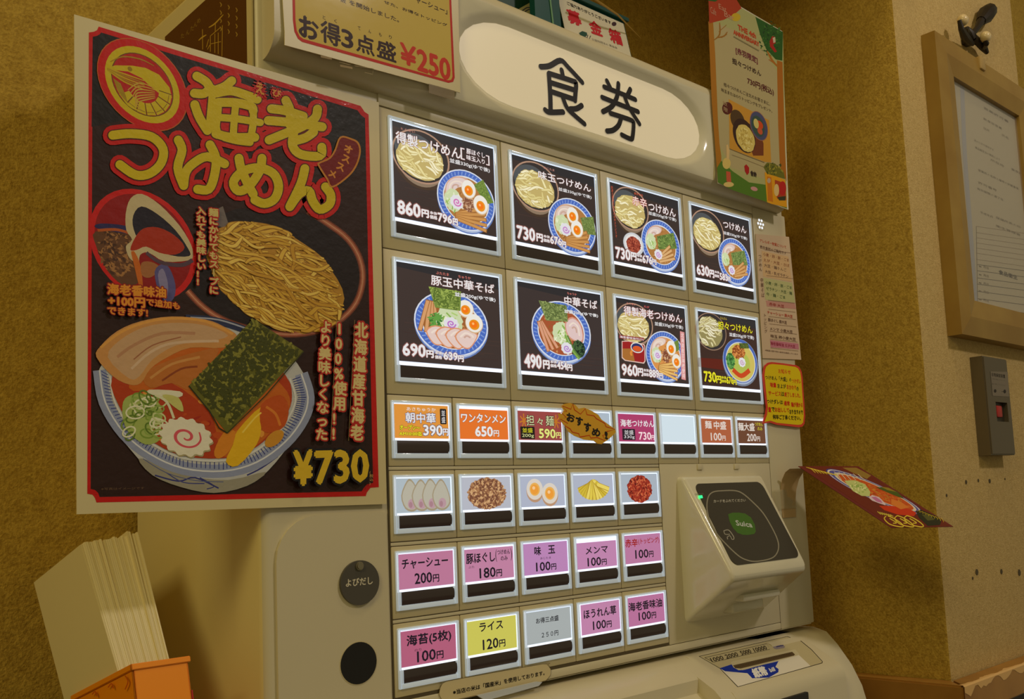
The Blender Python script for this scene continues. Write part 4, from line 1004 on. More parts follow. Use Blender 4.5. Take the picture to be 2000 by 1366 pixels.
s.blob([zb(170, 770), *zb.pts([(190, 880), (255, 980), (350, 1055), (470, 1108), (640, 1118), (755, 1085), (850, 1010), (912, 925), (930, 850), (905, 770), (780, 640), (560, 560), (300, 600)])], (186, 62, 14))
s.blob(zb.pts([(520, 640), (700, 620), (860, 780), (920, 860), (900, 940), (760, 1080), (640, 1110), (600, 960), (560, 900), (420, 800), (330, 830), (240, 820), (300, 700)]), (206, 104, 20))
R = random.Random(31)
for k in range(46):
    x, y = R.uniform(250, 860), R.uniform(700, 1080); c = R.choice([(226, 130, 30), (170, 40, 10), (236, 160, 60), (150, 60, 16), (200, 80, 20)])
    s.ell(*zb(x, y), R.uniform(4, 15), R.uniform(2, 7), c, rot=R.uniform(-.6, .6), n=12, wob=.3)
s.blob(zb.pts([(300, 760), (420, 700), (560, 660), (620, 660), (560, 780), (500, 830), (420, 800), (330, 820)]), (196, 116, 44)); s.stroke(zb.pts([(330, 780), (420, 720), (540, 690)]), 5, (214, 150, 80)); s.stroke(zb.pts([(380, 790), (460, 740), (530, 730)]), 4, (150, 70, 24))
cha = zb.pts([(102, 690), (118, 645), (190, 580), (290, 538), (420, 518), (560, 530), (640, 560), (700, 605), (640, 650), (500, 650), (400, 692), (330, 740), (290, 800), (240, 806), (170, 770)])
s.blob(cha, (210, 150, 84)); s.blob(zb.pts([(150, 690), (200, 620), (300, 565), (420, 545), (560, 555), (660, 600), (560, 625), (440, 640), (340, 700), (285, 770), (240, 780)]), (206, 166, 126))
s.stroke(zb.pts([(120, 650), (200, 588), (300, 546), (420, 526), (560, 538), (680, 592)]), 5, (230, 166, 80)); s.stroke(zb.pts([(190, 690), (260, 640), (380, 590), (520, 590)]), 6, (190, 140, 104)); s.stroke(zb.pts([(250, 740), (330, 670), (430, 630), (620, 622)]), 5, (222, 190, 160)); s.stroke(zb.pts([(260, 700), (340, 640), (460, 605)]), 2.5, (170, 110, 76))
for a_, b_, c_ in (((800, 870), 120, (240, 180, 20)), ((700, 1030), 100, (236, 190, 40))): pass
s.blob(zb.pts([(700, 1000), (800, 900), (800, 985), (780, 1060), (700, 1150), (650, 1132), (680, 1060)]), (238, 190, 20)); s.blob(zb.pts([(640, 1010), (690, 1005), (670, 1080), (620, 1120), (600, 1090)]), (226, 140, 30))
s.blob(zb.pts([(800, 890), (880, 850), (915, 900), (900, 980), (840, 1010), (800, 990)]), (200, 84, 16)); s.stroke(zb.pts([(820, 900), (860, 930), (880, 980)]), 5, (226, 130, 40)); s.stroke(zb.pts([(720, 1010), (770, 950), (800, 925)]), 3, (250, 220, 90)); s.ell(*zb(855, 1035), 22, 12, (214, 150, 40), rot=-.7)
s.blob(zb.pts([(215, 880), (250, 850), (320, 850), (370, 890), (380, 960), (340, 1000), (370, 1040), (310, 1060), (240, 1010), (215, 950)]), (170, 190, 100))
for k in range(34):
    x, y = R.uniform(225, 375), R.uniform(860, 1040); c = R.choice([(214, 222, 160), (130, 160, 60), (236, 238, 206), (150, 180, 84), (100, 130, 40)]); r_ = R.uniform(8, 20)
    s.ring(*zb(x, y), r_, r_ * .7, 3.2, c, rot=R.uniform(-1, 1), n=16)
s.blob(zb.pts([(325, 828), (455, 835), (452, 860), (340, 850)]), (232, 230, 206)); s.blob(zb.pts([(380, 850), (450, 862), (470, 920), (430, 900)]), (206, 206, 120)); s.stroke(zb.pts([(350, 850), (400, 880), (430, 950)]), 5, (226, 226, 190))
with Fr(s, *zb(480, 1028), 108 / 2.168, 8, -2, 78 / 2.168):
    s.ell(.03, .08, 1, 1, (180, 170, 130), wob=.07, k=14, n=70); s.ell(0, 0, 1, 1, (240, 236, 216), wob=.07, k=14, n=70)
    s.stroke([((.62 - t * .036) * math.cos(t * .62 - .6), (.66 - t * .038) * math.sin(t * .62 - .6)) for t in range(16)], .13, (226, 90, 106), taper=True)
nq = zb.pts([(765, 528), (978, 665), (655, 1012), (492, 812)])
nori(s, [nq[0], nq[1], nq[2], nq[3]], 17, 520, (104, 104, 26), (140, 138, 52), (70, 74, 14))
s.stroke([nq[1], zb(820, 850), nq[2]], 2.2, (60, 62, 16), smooth=False); s.stroke([nq[3], zb(580, 920), zb(620, 990), nq[2]], 2.5, (44, 46, 10), smooth=False)
# shrimp emblem
ztop = s.z; s.z = zbase + .00035
s.part('shrimp_emblem')
with Fr(s, *za(443, 535), 280 / 3.2258, 280 * .30 / 3.2258, 6, 285 / 3.2258):
    s.ell(0, 0, 1.02, .99, (196, 96, 30)); s.ell(0, 0, 1, .97, RED); s.ell(0, 0, .84, .82, YL); s.ell(0, 0, .70, .68, (110, 80, 10)); s.ell(0, 0, .68, .66, (190, 22, 12))
    s.poly([(-.82, -.1), (-.6, -.25), (-.2, -.36), (.1, -.4), (.4, -.34), (.62, -.12), (.66, .1), (.58, .16), (.42, .1), (.2, .0), (0, -.14), (-.3, -.2)], YL)
    for k in range(7):
        a0 = .05 + k * .36; a1 = a0 + .33
        P = [(.66 * math.cos(a0), .66 * math.sin(a0)), (.66 * math.cos(a1), .66 * math.sin(a1)), (.38 * math.cos(a1), .40 * math.sin(a1)), (.38 * math.cos(a0), .40 * math.sin(a0))]; s.poly(P, YL)
        s.stroke([P[0], P[3]], .02, (110, 80, 10), smooth=False); s.stroke([(.6 * math.cos(a0 + .05), .6 * math.sin(a0 + .05)), (.6 * math.cos(a1), .6 * math.sin(a1))], .015, (150, 120, 10), smooth=False)
    for k in range(5): s.stroke([(-.78, -.14 + k * .012), (-.4, -.12 + k * .045), (.05, -.1 + k * .05)], .035, (176, 140, 10) if k % 2 else (206, 176, 10), taper=True)
    for k in range(7): s.stroke([(.28, .0 + k * .035), (-.06 - .02 * k, -.02 + k * .08), (-.34 + .05 * k, .22 + k * .06)], .03, (206, 170, 60), taper=True)
    s.stroke([(-.62, .12), (-.55, .3), (-.35, .55), (-.1, .62)], .05, YL, taper=True); s.poly([(-.66, .05), (-.5, .12), (-.4, .35), (-.36, .52), (-.5, .4), (-.6, .25)], (170, 140, 10)); s.ell(-.26, -.27, .05, .05, (160, 130, 10))
    s.stroke([(-.7, -.3), (-.4, -.5), (0, -.56), (.3, -.5)], .03, (176, 140, 10), taper=True)
# title
s.part('title_lettering')
BR = [[(785, 482), (845, 520), (872, 570)], [(770, 590), (830, 592), (868, 560)], [(772, 662), (800, 740), (852, 825)], [(885, 560), (878, 650), (862, 815)],
      [(1005, 512), (960, 548), (900, 572)], [(905, 590), (1000, 575), (1090, 600), (1165, 628)], [(915, 650), (912, 720), (902, 800), (915, 850)], [(920, 648), (1030, 650), (1125, 672), (1140, 700)],
      [(1140, 690), (1140, 780), (1120, 890)], [(912, 742), (1040, 752), (1185, 775)], [(1030, 655), (1022, 740), (1015, 845)], [(905, 845), (1000, 868), (1150, 868)], [(960, 870), (1040, 890), (1120, 900)],
      [(1255, 688), (1340, 700), (1455, 735)], [(1345, 635), (1372, 700), (1372, 790)], [(1235, 762), (1380, 775), (1575, 802)], [(1545, 690), (1530, 745), (1450, 800), (1350, 840), (1240, 885)],
      [(1395, 840), (1388, 920), (1440, 975), (1560, 985), (1572, 930)], [(1520, 835), (1470, 870), (1400, 890)],
      [(255, 855), (370, 845), (500, 865), (572, 940), (560, 1030), (490, 1095), (400, 1105), (300, 1040)],
      [(668, 885), (692, 950), (665, 1060), (702, 1172)], [(702, 1172), (715, 1090), (760, 1035), (850, 990), (960, 1035)], [(868, 915), (905, 1000), (895, 1110), (860, 1195), (790, 1195)],
      [(1050, 1000), (1065, 1070), (1110, 1170), (1140, 1225)], [(1195, 1000), (1180, 1080), (1110, 1180), (1045, 1205), (1015, 1150), (1070, 1085), (1170, 1060), (1265, 1095), (1300, 1175), (1275, 1255), (1210, 1285), (1150, 1262)],
      [(1465, 1065), (1440, 1160), (1370, 1305)], [(1370, 1305), (1430, 1225), (1490, 1205), (1515, 1270), (1560, 1322), (1620, 1290), (1628, 1230), (1595, 1180)]]
def brush(extra, col, w=17.5):
    for i, st in enumerate(BR):
        ww = (w * (.8 if i in (3, 8, 9, 10, 12) else 1)) + extra; P_ = za.pts(st)
        s.stroke(P_, ww, col); s.ell(*P_[0], ww / 2, ww / 2, col, n=14); s.ell(*P_[-1], ww / 2, ww / 2, col, n=14)
brush(21, RED); brush(4, (90, 30, 10)); brush(0, YL)
def P3(t): return za(*t[1]), za(*t[2]), za(*t[3])
for t in (('え', (1158, 520), (1158, 585), (1208, 600)), ('び', (1262, 560), (1262, 605), (1315, 622))):
    s.text(t[0], *P3(t), RED, bold=.42); s.text(t[0], *P3(t), (220, 150, 50), bold=.05)
bad = za.pts([(1690, 868), (1760, 880), (1800, 905), (1812, 960), (1790, 1040), (1740, 1110), (1640, 1180), (1605, 1130), (1555, 1050), (1555, 1030), (1620, 1000), (1655, 950)])
s.poly(bad, (120, 12, 6)); s.stroke(bad, 3.4, (200, 130, 40), closed=True)
for ch, x, y in (('オ', 1705, 955), ('ス', 1690, 1015), ('ス', 1655, 1065), ('メ', 1605, 1110)):
    p0 = za(x, y); s.em(ch, p0, (17, 9), (4, -17), (214, 140, 50), bold=.05)
s.part('lettering'); s.z = ztop + .00002
LG = (214, 196, 120)
s.vtext('麺にかけてもスープに', *zb(597, 60), *zb(597, 425), 19, LG, slant=.12, bold=.05, out=(.16, (190, 30, 20)))
s.vtext('入れても美味しい!!', *zb(543, 55), *zb(543, 390), 19, LG, slant=.12, bold=.05, out=(.16, (190, 30, 20)))
TR = (232, 150, 40)
s.text('海老香味油', zb(146, 380), zb(146, 425), zb(392, 440), TR, bold=.05, out=(.14, (150, 20, 10))); s.text('+100円', zb(150, 432), zb(150, 472), zb(303, 482), TR, bold=.06, out=(.14, (150, 20, 10)))
s.text('で追加も', zb(310, 442), zb(310, 472), zb(450, 490), TR, bold=.04, out=(.14, (150, 20, 10))); s.text('できます!', zb(146, 478), zb(146, 510), zb(315, 520), TR, bold=.04, out=(.14, (150, 20, 10)))
s.vtext('北海道産甘海老', *zb(1222, 540), *zb(1200, 1045), 26, (226, 204, 140), slant=.06, bold=.04, out=(.14, (190, 40, 30)))
s.vtext('100%使用!!', *zb(1142, 538), *zb(1120, 1045), 26, (226, 204, 140), slant=.06, bold=.04, out=(.14, (190, 40, 30)))
s.vtext('より美味しくなった', *zb(1070, 535), *zb(1048, 1045), 25, (226, 204, 140), slant=.06, bold=.04, out=(.14, (190, 40, 30)))
s.stroke(zb.pts([(1188, 535), (1162, 1045)]), .9, (150, 130, 80), smooth=False); s.stroke(zb.pts([(1112, 535), (1086, 1045)]), .9, (150, 130, 80), smooth=False)
s.text('¥', zb(932, 1092), zb(932, 1232), zb(1008, 1226), (226, 190, 40), bold=.05, out=(.12, (20, 16, 20)))
s.text('730', zb(1022, 1092), zb(1022, 1226), zb(1244, 1214), (226, 190, 40), bold=.05, out=(.12, (20, 16, 20)))
s.vtext('(税込)', *zb(1258, 1170), *zb(1258, 1232), 8, (206, 170, 100))
s.text('※写真はイメージです', zb(116, 1244), zb(116, 1254), zb(298, 1250), (110, 84, 60))
s.emit()

# ================================================================== notice 250
YH = -0.0182
no = flat_sheet('price_notice', [(556, 62), (556, 88), (899, 181), (893, -90), (540, -190)], YH, 0.0008, mat('notice_paper', (206, 192, 138), 0.35, coat=0.2),
                'yellow laminated notice with a red border reading 250, taped on the machine header', 'notice')
s = front_sheet(no, YH, P_LAMS, off=0.0001); zn = ZZ(570, 0, 6.0606)
s.part('printed_border')
s.poly([(568, -150), (572, 40), (575, 62), (582, 76), (590, 82), (876, 162), (885, 160), (888, 152), (882, 20), (878, -80)], (196, 36, 12))
s.poly([(573, -150), (577, 40), (579.5, 60), (585, 71), (592, 76), (875, 157), (881, 156), (883.5, 150), (878, 20), (874, -80)], (206, 180, 80))
s.part('lettering'); DN = (50, 22, 12)
zn.line(s, 'お', 90, 172, 418, 312, DN, bold=.045, res=3); zn.line(s, '得', 345, 232, 488, 575, DN, bold=.03, res=3); zn.line(s, '3', 592, 340, 542, 722, DN, bold=.04, res=3); zn.line(s, '点', 765, 385, 600, 975, DN, bold=.03, res=3); zn.line(s, '盛', 1010, 455, 668, 1232, DN, bold=.03, res=3)
zn.line(s, '¥', 1290, 505, 740, 1470, (206, 50, 16), bold=.04, res=3); zn.line(s, '250', 1490, 580, 828, 1872, (206, 50, 16), bold=.045, res=3)
for t, x, y in (('と', 365, 222), ('く', 500, 265), ('て', 780, 350), ('ん', 905, 388), ('も', 1030, 425), ('り', 1150, 455)): zn.line(s, t, x, y - 42, y, x + 32, DN)
zn.line(s, 'を開始しました。', 680, -5, 52, 1268, DN, bold=.01); zn.line(s, '販', 575, -38, 22, 640, DN); zn.line(s, 'せた、お得なトッピング', 1090, 0, 38, 1838, DN, bold=.01); zn.line(s, 'ャーシュー」', 1470, -38, 30, 1838, DN, bold=.01)
s.part('tape_marks')
for a, b, c, e in ((340, 655, 470, 30), (570, 765, 715, 30)): s.poly(zn.pts([(a, b), (c, b + e), (c, b + e + 24), (a, b + 26)]), (150, 128, 86))
for k in range(5): s.stroke(zn.pts([(560 + k * 20, 735 + k * 6), (690, 770), (965, 835)][0:2]), .7, (170, 150, 110), smooth=False)
s.stroke(zn.pts([(740, 780), (965, 815), (955, 880), (860, 860)]), .8, (170, 150, 110), smooth=False)
s.emit()
tp = flat_sheet('clear_tape', [zn(1622, 990), zn(1928, 1075), zn(1925, 1190), zn(1625, 1100)], -0.0190, 0.0003, mat('grubby_tape', (136, 116, 66), 0.3, alpha=0.55), 'small grubby strip of tape below the notice corner reading 250', 'tape')

# ================================================================== brown poster on the machine side
XS = XL - 0.0012
def spt(y, z): return (XS, y, z)
sp_ = box('calligraphy_poster', XS, XL - 0.0001, 0.0035, 0.196, -0.06, 0.101, mat('side_poster_paper', (214, 200, 150), 0.5), None)
tag(sp_, 'brown poster with gold brush calligraphy on the left side of the machine', 'poster')
s = Sheet(sp_, (XS, 0.0, 0.0), (0, -1, 0), (0, 0, -1), P_LAMS, off=0.0001); zs = ZZ(300, 0, 4.5454)
q = at(325.3, 69.3, 0, XS); q2 = at(482, 60, 0, XS)
s.part('printed_field'); s.mp = lambda p: (-p[0], -p[1])
s.poly([(q2[1], q[2]), (q[1] + .003, q[2]), (q[1] + .003, -.055), (q2[1], -.055)], (88, 48, 16)); s.mp = s.px
s.part('lettering'); GD = (196, 160, 60)
for st in ([(490, 245), (545, 210), (620, 130)], [(550, 205), (548, 280)], [(400, 360), (435, 330), (470, 310)], [(435, 260), (437, 440)], [(470, 420), (490, 350)], [(505, 320), (505, 460)], [(505, 320), (600, 240)],
           [(612, 225), (608, 500)], [(545, 300), (545, 470)], [(575, 290), (575, 480)], [(510, 390), (600, 370)], [(480, 440), (500, 400)]): s.stroke(zs.pts(st), 2.6, GD, taper=True)
for t, x, y in (('た', 240, 350), ('ん', 285, 320), ('た', 325, 285), ('ん', 355, 250), ('め', 385, 215)): s.em(t, zs(x, y), (8, -3), (0, -11), (150, 120, 50))
for k in range(12): x, y = zs(590 + (k % 3) * 70, 20 + k * 24); s.stroke([(x, y), (x + 3, y + 5), (x + 1, y + 9)], 2.2, (166, 134, 60), taper=True)
s.emit()

# ================================================================== anniversary flyer
an = flat_sheet('anniversary_flyer', [(1384, -24), (1528, 61), (1540, 410), (1402.6, 358)], -0.0185, 0.0008, mat('flyer_paper', (222, 218, 196), 0.3, coat=0.3),
                'tall laminated flyer with tree borders and noodle photo at the machine header end', 'flyer')
s = front_sheet(an, -0.0185, P_LAMS, off=0.0001); zc1 = ZZ(1380, 0, 5.94); zc2 = ZZ(1390, 210, 5.94)
s.part('printed_picture')
s.poly([zc1(20, -130), zc1(885, 372), zc2(872, 1175), zc2(72, 870)], (176, 176, 116))
s.poly([zc1(80, 260), zc1(560, 440), zc1(815, 830), zc2(785, 700), zc2(610, 830), zc2(230, 700), zc2(90, 440), zc1(100, 620)], (184, 170, 124))
s.poly([zc1(20, 250), zc1(75, 250), zc1(100, 640), zc1(130, 1366), zc2(90, 420), zc2(110, 560), zc2(120, 880), zc2(70, 870), zc1(60, 1200)], (176, 116, 24))
s.poly([zc1(815, 700), zc1(880, 720), zc2(850, 500), zc2(870, 860), zc2(790, 700), zc2(770, 200)], (176, 106, 22))
s.poly([zc1(565, 195), zc1(885, 372), zc1(878, 705), zc1(800, 690), zc1(690, 570), zc1(620, 400)], (40, 92, 26)); speck(s, *zc1(740, 450), 22, 34, 40, 3, [(70, 124, 44), (26, 66, 20)], 4)
s.poly(zc1.pts([(730, 480), (760, 420), (795, 430), (800, 500), (770, 520), (815, 600), (790, 610), (735, 540)]), (176, 34, 20)); s.poly(zc1.pts([(765, 440), (795, 430), (800, 490), (775, 500)]), (206, 190, 160))
s.poly(zc1.pts([(20, -10), (350, 0), (405, 95), (330, 160), (200, 230), (30, 272)]), (176, 60, 24)); s.poly(zc1.pts([(0, -60), (60, -40), (130, 0), (100, 20), (20, 10)]), (40, 92, 26)); s.ell(*zc1(340, 200), 9, 8, (206, 176, 40))
for st in ([(80, 470), (150, 400), (150, 260)], [(110, 440), (200, 420), (240, 370)], [(140, 370), (230, 290)], [(170, 440), (235, 400)]): s.stroke(zc1.pts(st), 3, (160, 110, 30), taper=True)
for st in ([(700, 590), (760, 700), (830, 780)], [(720, 690), (790, 740)]): s.stroke(zc1.pts(st), 4, (176, 110, 30), taper=True)
s.poly([zc1(255, 1150), zc2(665, 150), zc2(690, 640), zc2(610, 630), zc2(205, 478), zc2(200, 90)], (206, 150, 50)); s.poly([zc2(350, 180), zc2(530, 200), zc2(600, 420), zc2(600, 560), zc2(480, 560), zc2(420, 400)], (120, 60, 30))
with zc2.fr(s, 300, 150, 85, 120): s.ell(0, 0, 1, 1, (84, 60, 30))
with zc2.fr(s, 375, 330, 132, 195): s.ell(0, 0, 1, 1, (60, 36, 26)); s.ell(.1, .12, .82, .8, (222, 200, 110), wob=.05); speck(s, .1, .12, .6, .6, 40, .12, [(240, 226, 150), (196, 170, 80)], 5)
with zc2.fr(s, 545, 215, 100, 160): s.ell(0, 0, 1.05, 1.05, (166, 110, 90)); s.ell(0, 0, 1, 1, (76, 80, 120)); s.ell(-.1, .05, .75, .75, (60, 84, 76)); s.ell(.1, -.1, .4, .3, (214, 76, 20)); s.ell(-.3, -.1, .3, .35, (216, 200, 120)); s.ell(.1, .35, .3, .25, (206, 90, 50))
s.poly(zc2.pts([(60, 700), (110, 620), (240, 740), (430, 870), (640, 900), (640, 1100), (240, 960), (70, 870)]), (84, 124, 34)); s.poly(zc2.pts([(640, 900), (860, 1000), (870, 1170), (640, 1090)]), (96, 130, 30))
s.poly(zc2.pts([(612, 750), (850, 840), (872, 1160), (690, 1120), (640, 1100)]), (226, 160, 16)); s.poly(zc2.pts([(600, 690), (640, 640), (730, 650), (830, 740), (850, 830), (640, 770)]), (110, 110, 30)); speck(s, *zc2(720, 720), 18, 12, 22, 3, [(70, 80, 24), (160, 150, 50)], 3)
s.poly(zc2.pts([(640, 800), (690, 810), (710, 1100), (650, 1080)]), (206, 120, 16)); s.ell(*zc2(662, 850), 3.4, 5, (190, 170, 150)); s.poly(zc2.pts([(730, 840), (850, 880), (862, 1080), (760, 1060), (735, 1000)]), (176, 66, 24)); s.ell(*zc2(750, 960), 5, 12, (226, 196, 130)); s.ell(*zc2(820, 940), 7, 14, (190, 30, 26)); s.poly(zc2.pts([(760, 1040), (860, 1030), (850, 1080), (780, 1080)]), (60, 60, 34))
s.stroke(zc2.pts([(205, 480), (400, 560), (610, 640)]), 1, (120, 96, 60), smooth=False); s.stroke(zc2.pts([(230, 550), (400, 610), (600, 690)]), .8, (150, 130, 90), smooth=False)
s.poly(zc2.pts([(376, 680), (400, 660), (432, 700), (430, 760), (408, 785), (384, 740)]), (176, 24, 24)); s.ell(*zc2(490, 945), 7, 4, (206, 150, 150), rot=.3)
# little rabbit-like garden figure is kept as plain shapes
s.ell(*zc2(170, 650), 8, 11, (222, 196, 110)); s.poly(zc2.pts([(165, 440), (185, 430), (205, 500), (200, 600), (170, 600)]), (222, 190, 130)); s.poly(zc2.pts([(165, 740), (215, 750), (225, 880), (170, 860)]), (206, 90, 60)); s.ell(*zc2(195, 895), 10, 5, (222, 196, 120))
s.ell(*zc2(180, 10), 10, 12, (90, 30, 20))
s.part('lettering')
zc1.line(s, 'Cafe', 45, 75, 150, 110, (206, 150, 120)); zc1.line(s, 'Eat', 140, 40, 100, 230, (206, 150, 120)); zc1.line(s, 'Bar', 205, 120, 190, 320, (206, 150, 120))
OR = (200, 70, 30)
zc1.line(s, 'THE 4th', 365, 285, 345, 570, OR, bold=.06); zc1.line(s, 'ANNIVERSARY', 312, 345, 395, 608, OR, bold=.06); s.stroke(zc1.pts([(312, 425), (605, 590)]), 2.2, (140, 130, 90), smooth=False)
zc1.line(s, '[赤羽限定]', 340, 545, 630, 592, (120, 40, 60), bold=.02); zc1.line(s, '担々つけめん', 298, 668, 735, 632, (66, 40, 30), bold=.02); zc1.line(s, '730円(税込)', 475, 895, 985, 780, (96, 34, 34), bold=.02)
zc1.line(s, '担々つけめんご注文のお客さまに、', 198, 955, 1000, 735, (80, 60, 44)); zc1.line(s, '味玉またはのりトッピングをプレゼント。', 170, 1020, 1062, 760, (80, 60, 44))
s.em('数', zc1(185, 1215), (9, 5), (0, -9), (190, 160, 120)); s.em('限', zc1(190, 1285), (9, 5), (0, -9), (190, 160, 120))
zc2.line(s, '舎鈴', 450, 730, 790, 520, (50, 34, 30), bold=.04)
s.emit()

# ================================================================== donation box and green carton on top
zd = ZZ(960, 0, 6.667)
yd = 0.02
A_ = at(*zd(960, 380), 1, yd); B_ = at(*zd(1810, 750), 1, yd); Ctop = at(*zd(1700, 270), 1, yd); Dtop = at(*zd(880, 0), 1, yd)
zbse = 0.1252
def quadbox(name, P4, depth, m, parent=None):
    v = [(p[0], p[1], p[2]) for p in P4] + [(p[0], p[1] + depth, p[2]) for p in P4]
    return obj(name, v, [(0, 1, 2, 3), (7, 6, 5, 4), (0, 4, 5, 1), (1, 5, 6, 2), (2, 6, 7, 3), (3, 7, 4, 0)], m, parent)
xb0 = A_[0] - .001; xb1 = B_[0] + .002; wtop = Ctop[0]
zt_ = 0.192
slant_l = (Dtop[0] - A_[0]) / (Dtop[2] - A_[2]); slant_r = (Ctop[0] - B_[0]) / (Ctop[2] - B_[2])
P4 = [(xb0 - slant_l * (A_[2] - zbse), yd, zbse), (xb1 - slant_r * (B_[2] - zbse), yd, zbse), (xb1 + slant_r * (Ctop[2] - B_[2]), yd, Ctop[2]), (xb0 + slant_l * (Ctop[2] - A_[2]), yd, Ctop[2])]
dbox = quadbox('donation_box', P4, 0.045, TEAL); tag(dbox, 'teal and white donation box with red characters on top of the machine', 'donation box')
quadbox('front_card', [(p[0] + (.0 if i in (0, 3) else -.001), yd - .0006, p[2] - (0 if i < 2 else .003)) for i, p in enumerate(P4)], 0.0005, mat('white_card', (222, 214, 184), 0.5), dbox)
lid = quadbox('lid', [(P4[3][0] - .004, yd - .004, P4[3][2] - .0005), (P4[2][0] + .004, yd - .004, P4[2][2] - .0005), (P4[2][0] + .004, yd - .004, P4[2][2] + .003), (P4[3][0] - .004, yd - .004, P4[3][2] + .003)], 0.052, TEAL, dbox)
s = front_sheet(dbox, yd - .0007, P_PAPER, off=0.0001); s.part('lettering')
CR = (206, 20, 30)
s.text('募', zd(968, 112), zd(1010, 292), zd(1180, 345), CR, bold=.05, res=2); s.text('金', zd(1255, 252), zd(1300, 425), zd(1452, 478), CR, bold=.05); s.text('箱', zd(1515, 362), zd(1560, 545), zd(1712, 596), CR, bold=.05)
s.text('ご協力ありがとうございます', zd(975, 12), zd(990, 62), zd(1560, 322), (50, 46, 40), bold=.02); s.ell(*zd(1595, 312), 4.5, 4, (60, 20, 30))
s.text('公益社団法人 募金会', zd(1300, 492), zd(1310, 522), zd(1640, 640), (110, 100, 90)); s.stroke(zd.pts([(1400, 575), (1645, 672)]), .9, (110, 100, 90), smooth=False)
s.poly(zd.pts([(1138, 430), (1180, 405), (1240, 425), (1245, 460), (1215, 480), (1160, 465)]), (20, 76, 56)); s.stroke(zd.pts([(1215, 480), (1270, 515), (1290, 465)]), 1.4, (16, 40, 36), smooth=False); s.stroke(zd.pts([(1240, 500), (1255, 455)]), 1.2, (16, 40, 36), smooth=False)
s.emit()
# teal acrylic tube-edged carton beside
g1 = at(*zd(570, 215), 1, .012); g2 = at(*zd(955, 375), 1, .012); g3 = at(*zd(872, 0), 1, .012); g0 = at(*zd(560, 0), 1, .012)
gb = quadbox('teal_carton', [(g1[0], .012, zbse), (g2[0] - .004, .012, zbse), (g3[0], .012, g3[2] + .02), (g0[0], .012, g3[2] + .02)], 0.007, TEAL)
tag(gb, 'dark teal glossy carton directly left of the white donation card on the machine', 'carton')
bm = bmesh.new(); e1 = at(*zd(815, 300), 1, .0112); e0 = at(*zd(765, 0), 1, .0112); e1[2] = zbse + .001; tube(bm, [tuple(e1), tuple(e0 + (e0 - e1) * .3)], .0009); from_bm('shiny_edge', bm, mat('glossy_edge', (150, 200, 170), 0.12, metal=.6), gb, smooth=True)
h0 = at(*zd(60, 0), 1, .03); h1 = at(*zd(545, 200), 1, .03)
gc = quadbox('green_box', [(h0[0] - .01, .03, zbse), (h1[0] - .002, .03, zbse), (h1[0] - .002, .03, .17), (h0[0] - .01, .03, .17)], 0.05, mat('dark_green_card', (18, 62, 44), 0.5))
tag(gc, 'dark green box with a pale label at the far left on top of the machine', 'box')
s = front_sheet(gc, .0295, P_PAPER, off=0.0001); s.part('label_print'); s.poly(zd.pts([(330, 130), (560, 0), (560, 230), (330, 200)]), (190, 184, 130)); s.part('label_print')
for a, b in ((400, 130), (420, 155)): s.stroke(zd.pts([(a, b + 10), (a + 60, b - 30), (a + 110, b - 30)]), 2, (60, 60, 90))
s.emit()
bm = bmesh.new(); st = [at(*zd(1360, 0), 1, .0), at(*zd(1640, 190), 1, .004), at(*zd(1945, 500), 1, .02)]; tube(bm, [tuple(st[0] + (st[0] - st[1]) * .4)] + [tuple(q_) for q_ in st], [.0011, .0011, .0010, .0003], 6)
tag(from_bm('bent_straw', bm, mat('pale_straw', (176, 140, 60), 0.4), smooth=True), 'thin pale straw sticking down over the donation box lid', 'straw')

# ================================================================== allergen sheet and yellow notice, right rail
al = flat_sheet('allergen_sheet', [(1476, 457), (1541, 463), (1565, 703), (1490, 700)], -0.0014, 0.0006, mat('pinkish_paper', (216, 190, 160), 0.5), 'narrow pinkish allergen list taped on the right edge of the machine', 'sheet')
s = front_sheet(al, -0.0014, P_LAMS, off=0.0001); zq = ZZ(1470, 440, 4.88)
s.part('coloured_bands'); 
s.poly(zq.pts([(85, 245), (340, 300), (372, 540), (100, 490)]), (222, 186, 140)); s.poly(zq.pts([(100, 500), (375, 550), (405, 740), (120, 710)]), (196, 196, 140)); s.poly(zq.pts([(125, 720), (400, 745), (415, 800), (135, 775)]), (206, 150, 140)); s.poly(zq.pts([(165, 1095), (435, 1130), (440, 1185), (172, 1165)]), (206, 130, 150))
s.part('lettering'); IN = (120, 90, 76)
rows = [(70, 130, 'アレルギー物質について', 320, (206, 90, 60)), (70, 190, '表示食材のご案内です', 320, IN), (100, 260, '小麦・卵・豚・ごま', 345, (150, 90, 60)), (105, 315, 'えび・大豆・さば', 350, (150, 90, 60)), (110, 365, '大豆・鶏りんご', 322, IN), (118, 425, '大豆・乳ゼラチン', 340, IN),
        (122, 530, '小麦・卵・豚・ごま', 372, (90, 110, 70)), (128, 585, 'ゼラチン・大豆・鶏', 375, (90, 110, 70)), (132, 640, '牛・鶏・ごま', 310, (90, 110, 70)), (158, 735, '赤辛 大豆', 300, (170, 70, 60)), (140, 815, 'チャーシュー 豚大豆', 380, (200, 80, 60)), (148, 885, '豚ほぐし 豚大豆', 325, IN),
        (165, 970, 'メンマ 小麦大豆', 380, IN), (172, 1040, '味玉 卵小麦大豆', 410, IN), (170, 1110, '海老香味油 えび大豆', 405, (176, 60, 90)), (118, 1185, '※製造工程で他の品目を使用しています', 430, IN)]
for x, y, t, x1, c in rows: zq.line(s, t, x, y, y + (32 if t[0] != '※' else 14), x1, c, bold=.02, res=1)
s.vtext('つけめん', *zq(66, 275), *zq(74, 440), 6, IN, slant=.1); s.vtext('中華そば', *zq(82, 500), *zq(96, 690), 6, IN, slant=.1); s.vtext('トッピング', *zq(112, 840), *zq(124, 1030), 6, IN, slant=.1)
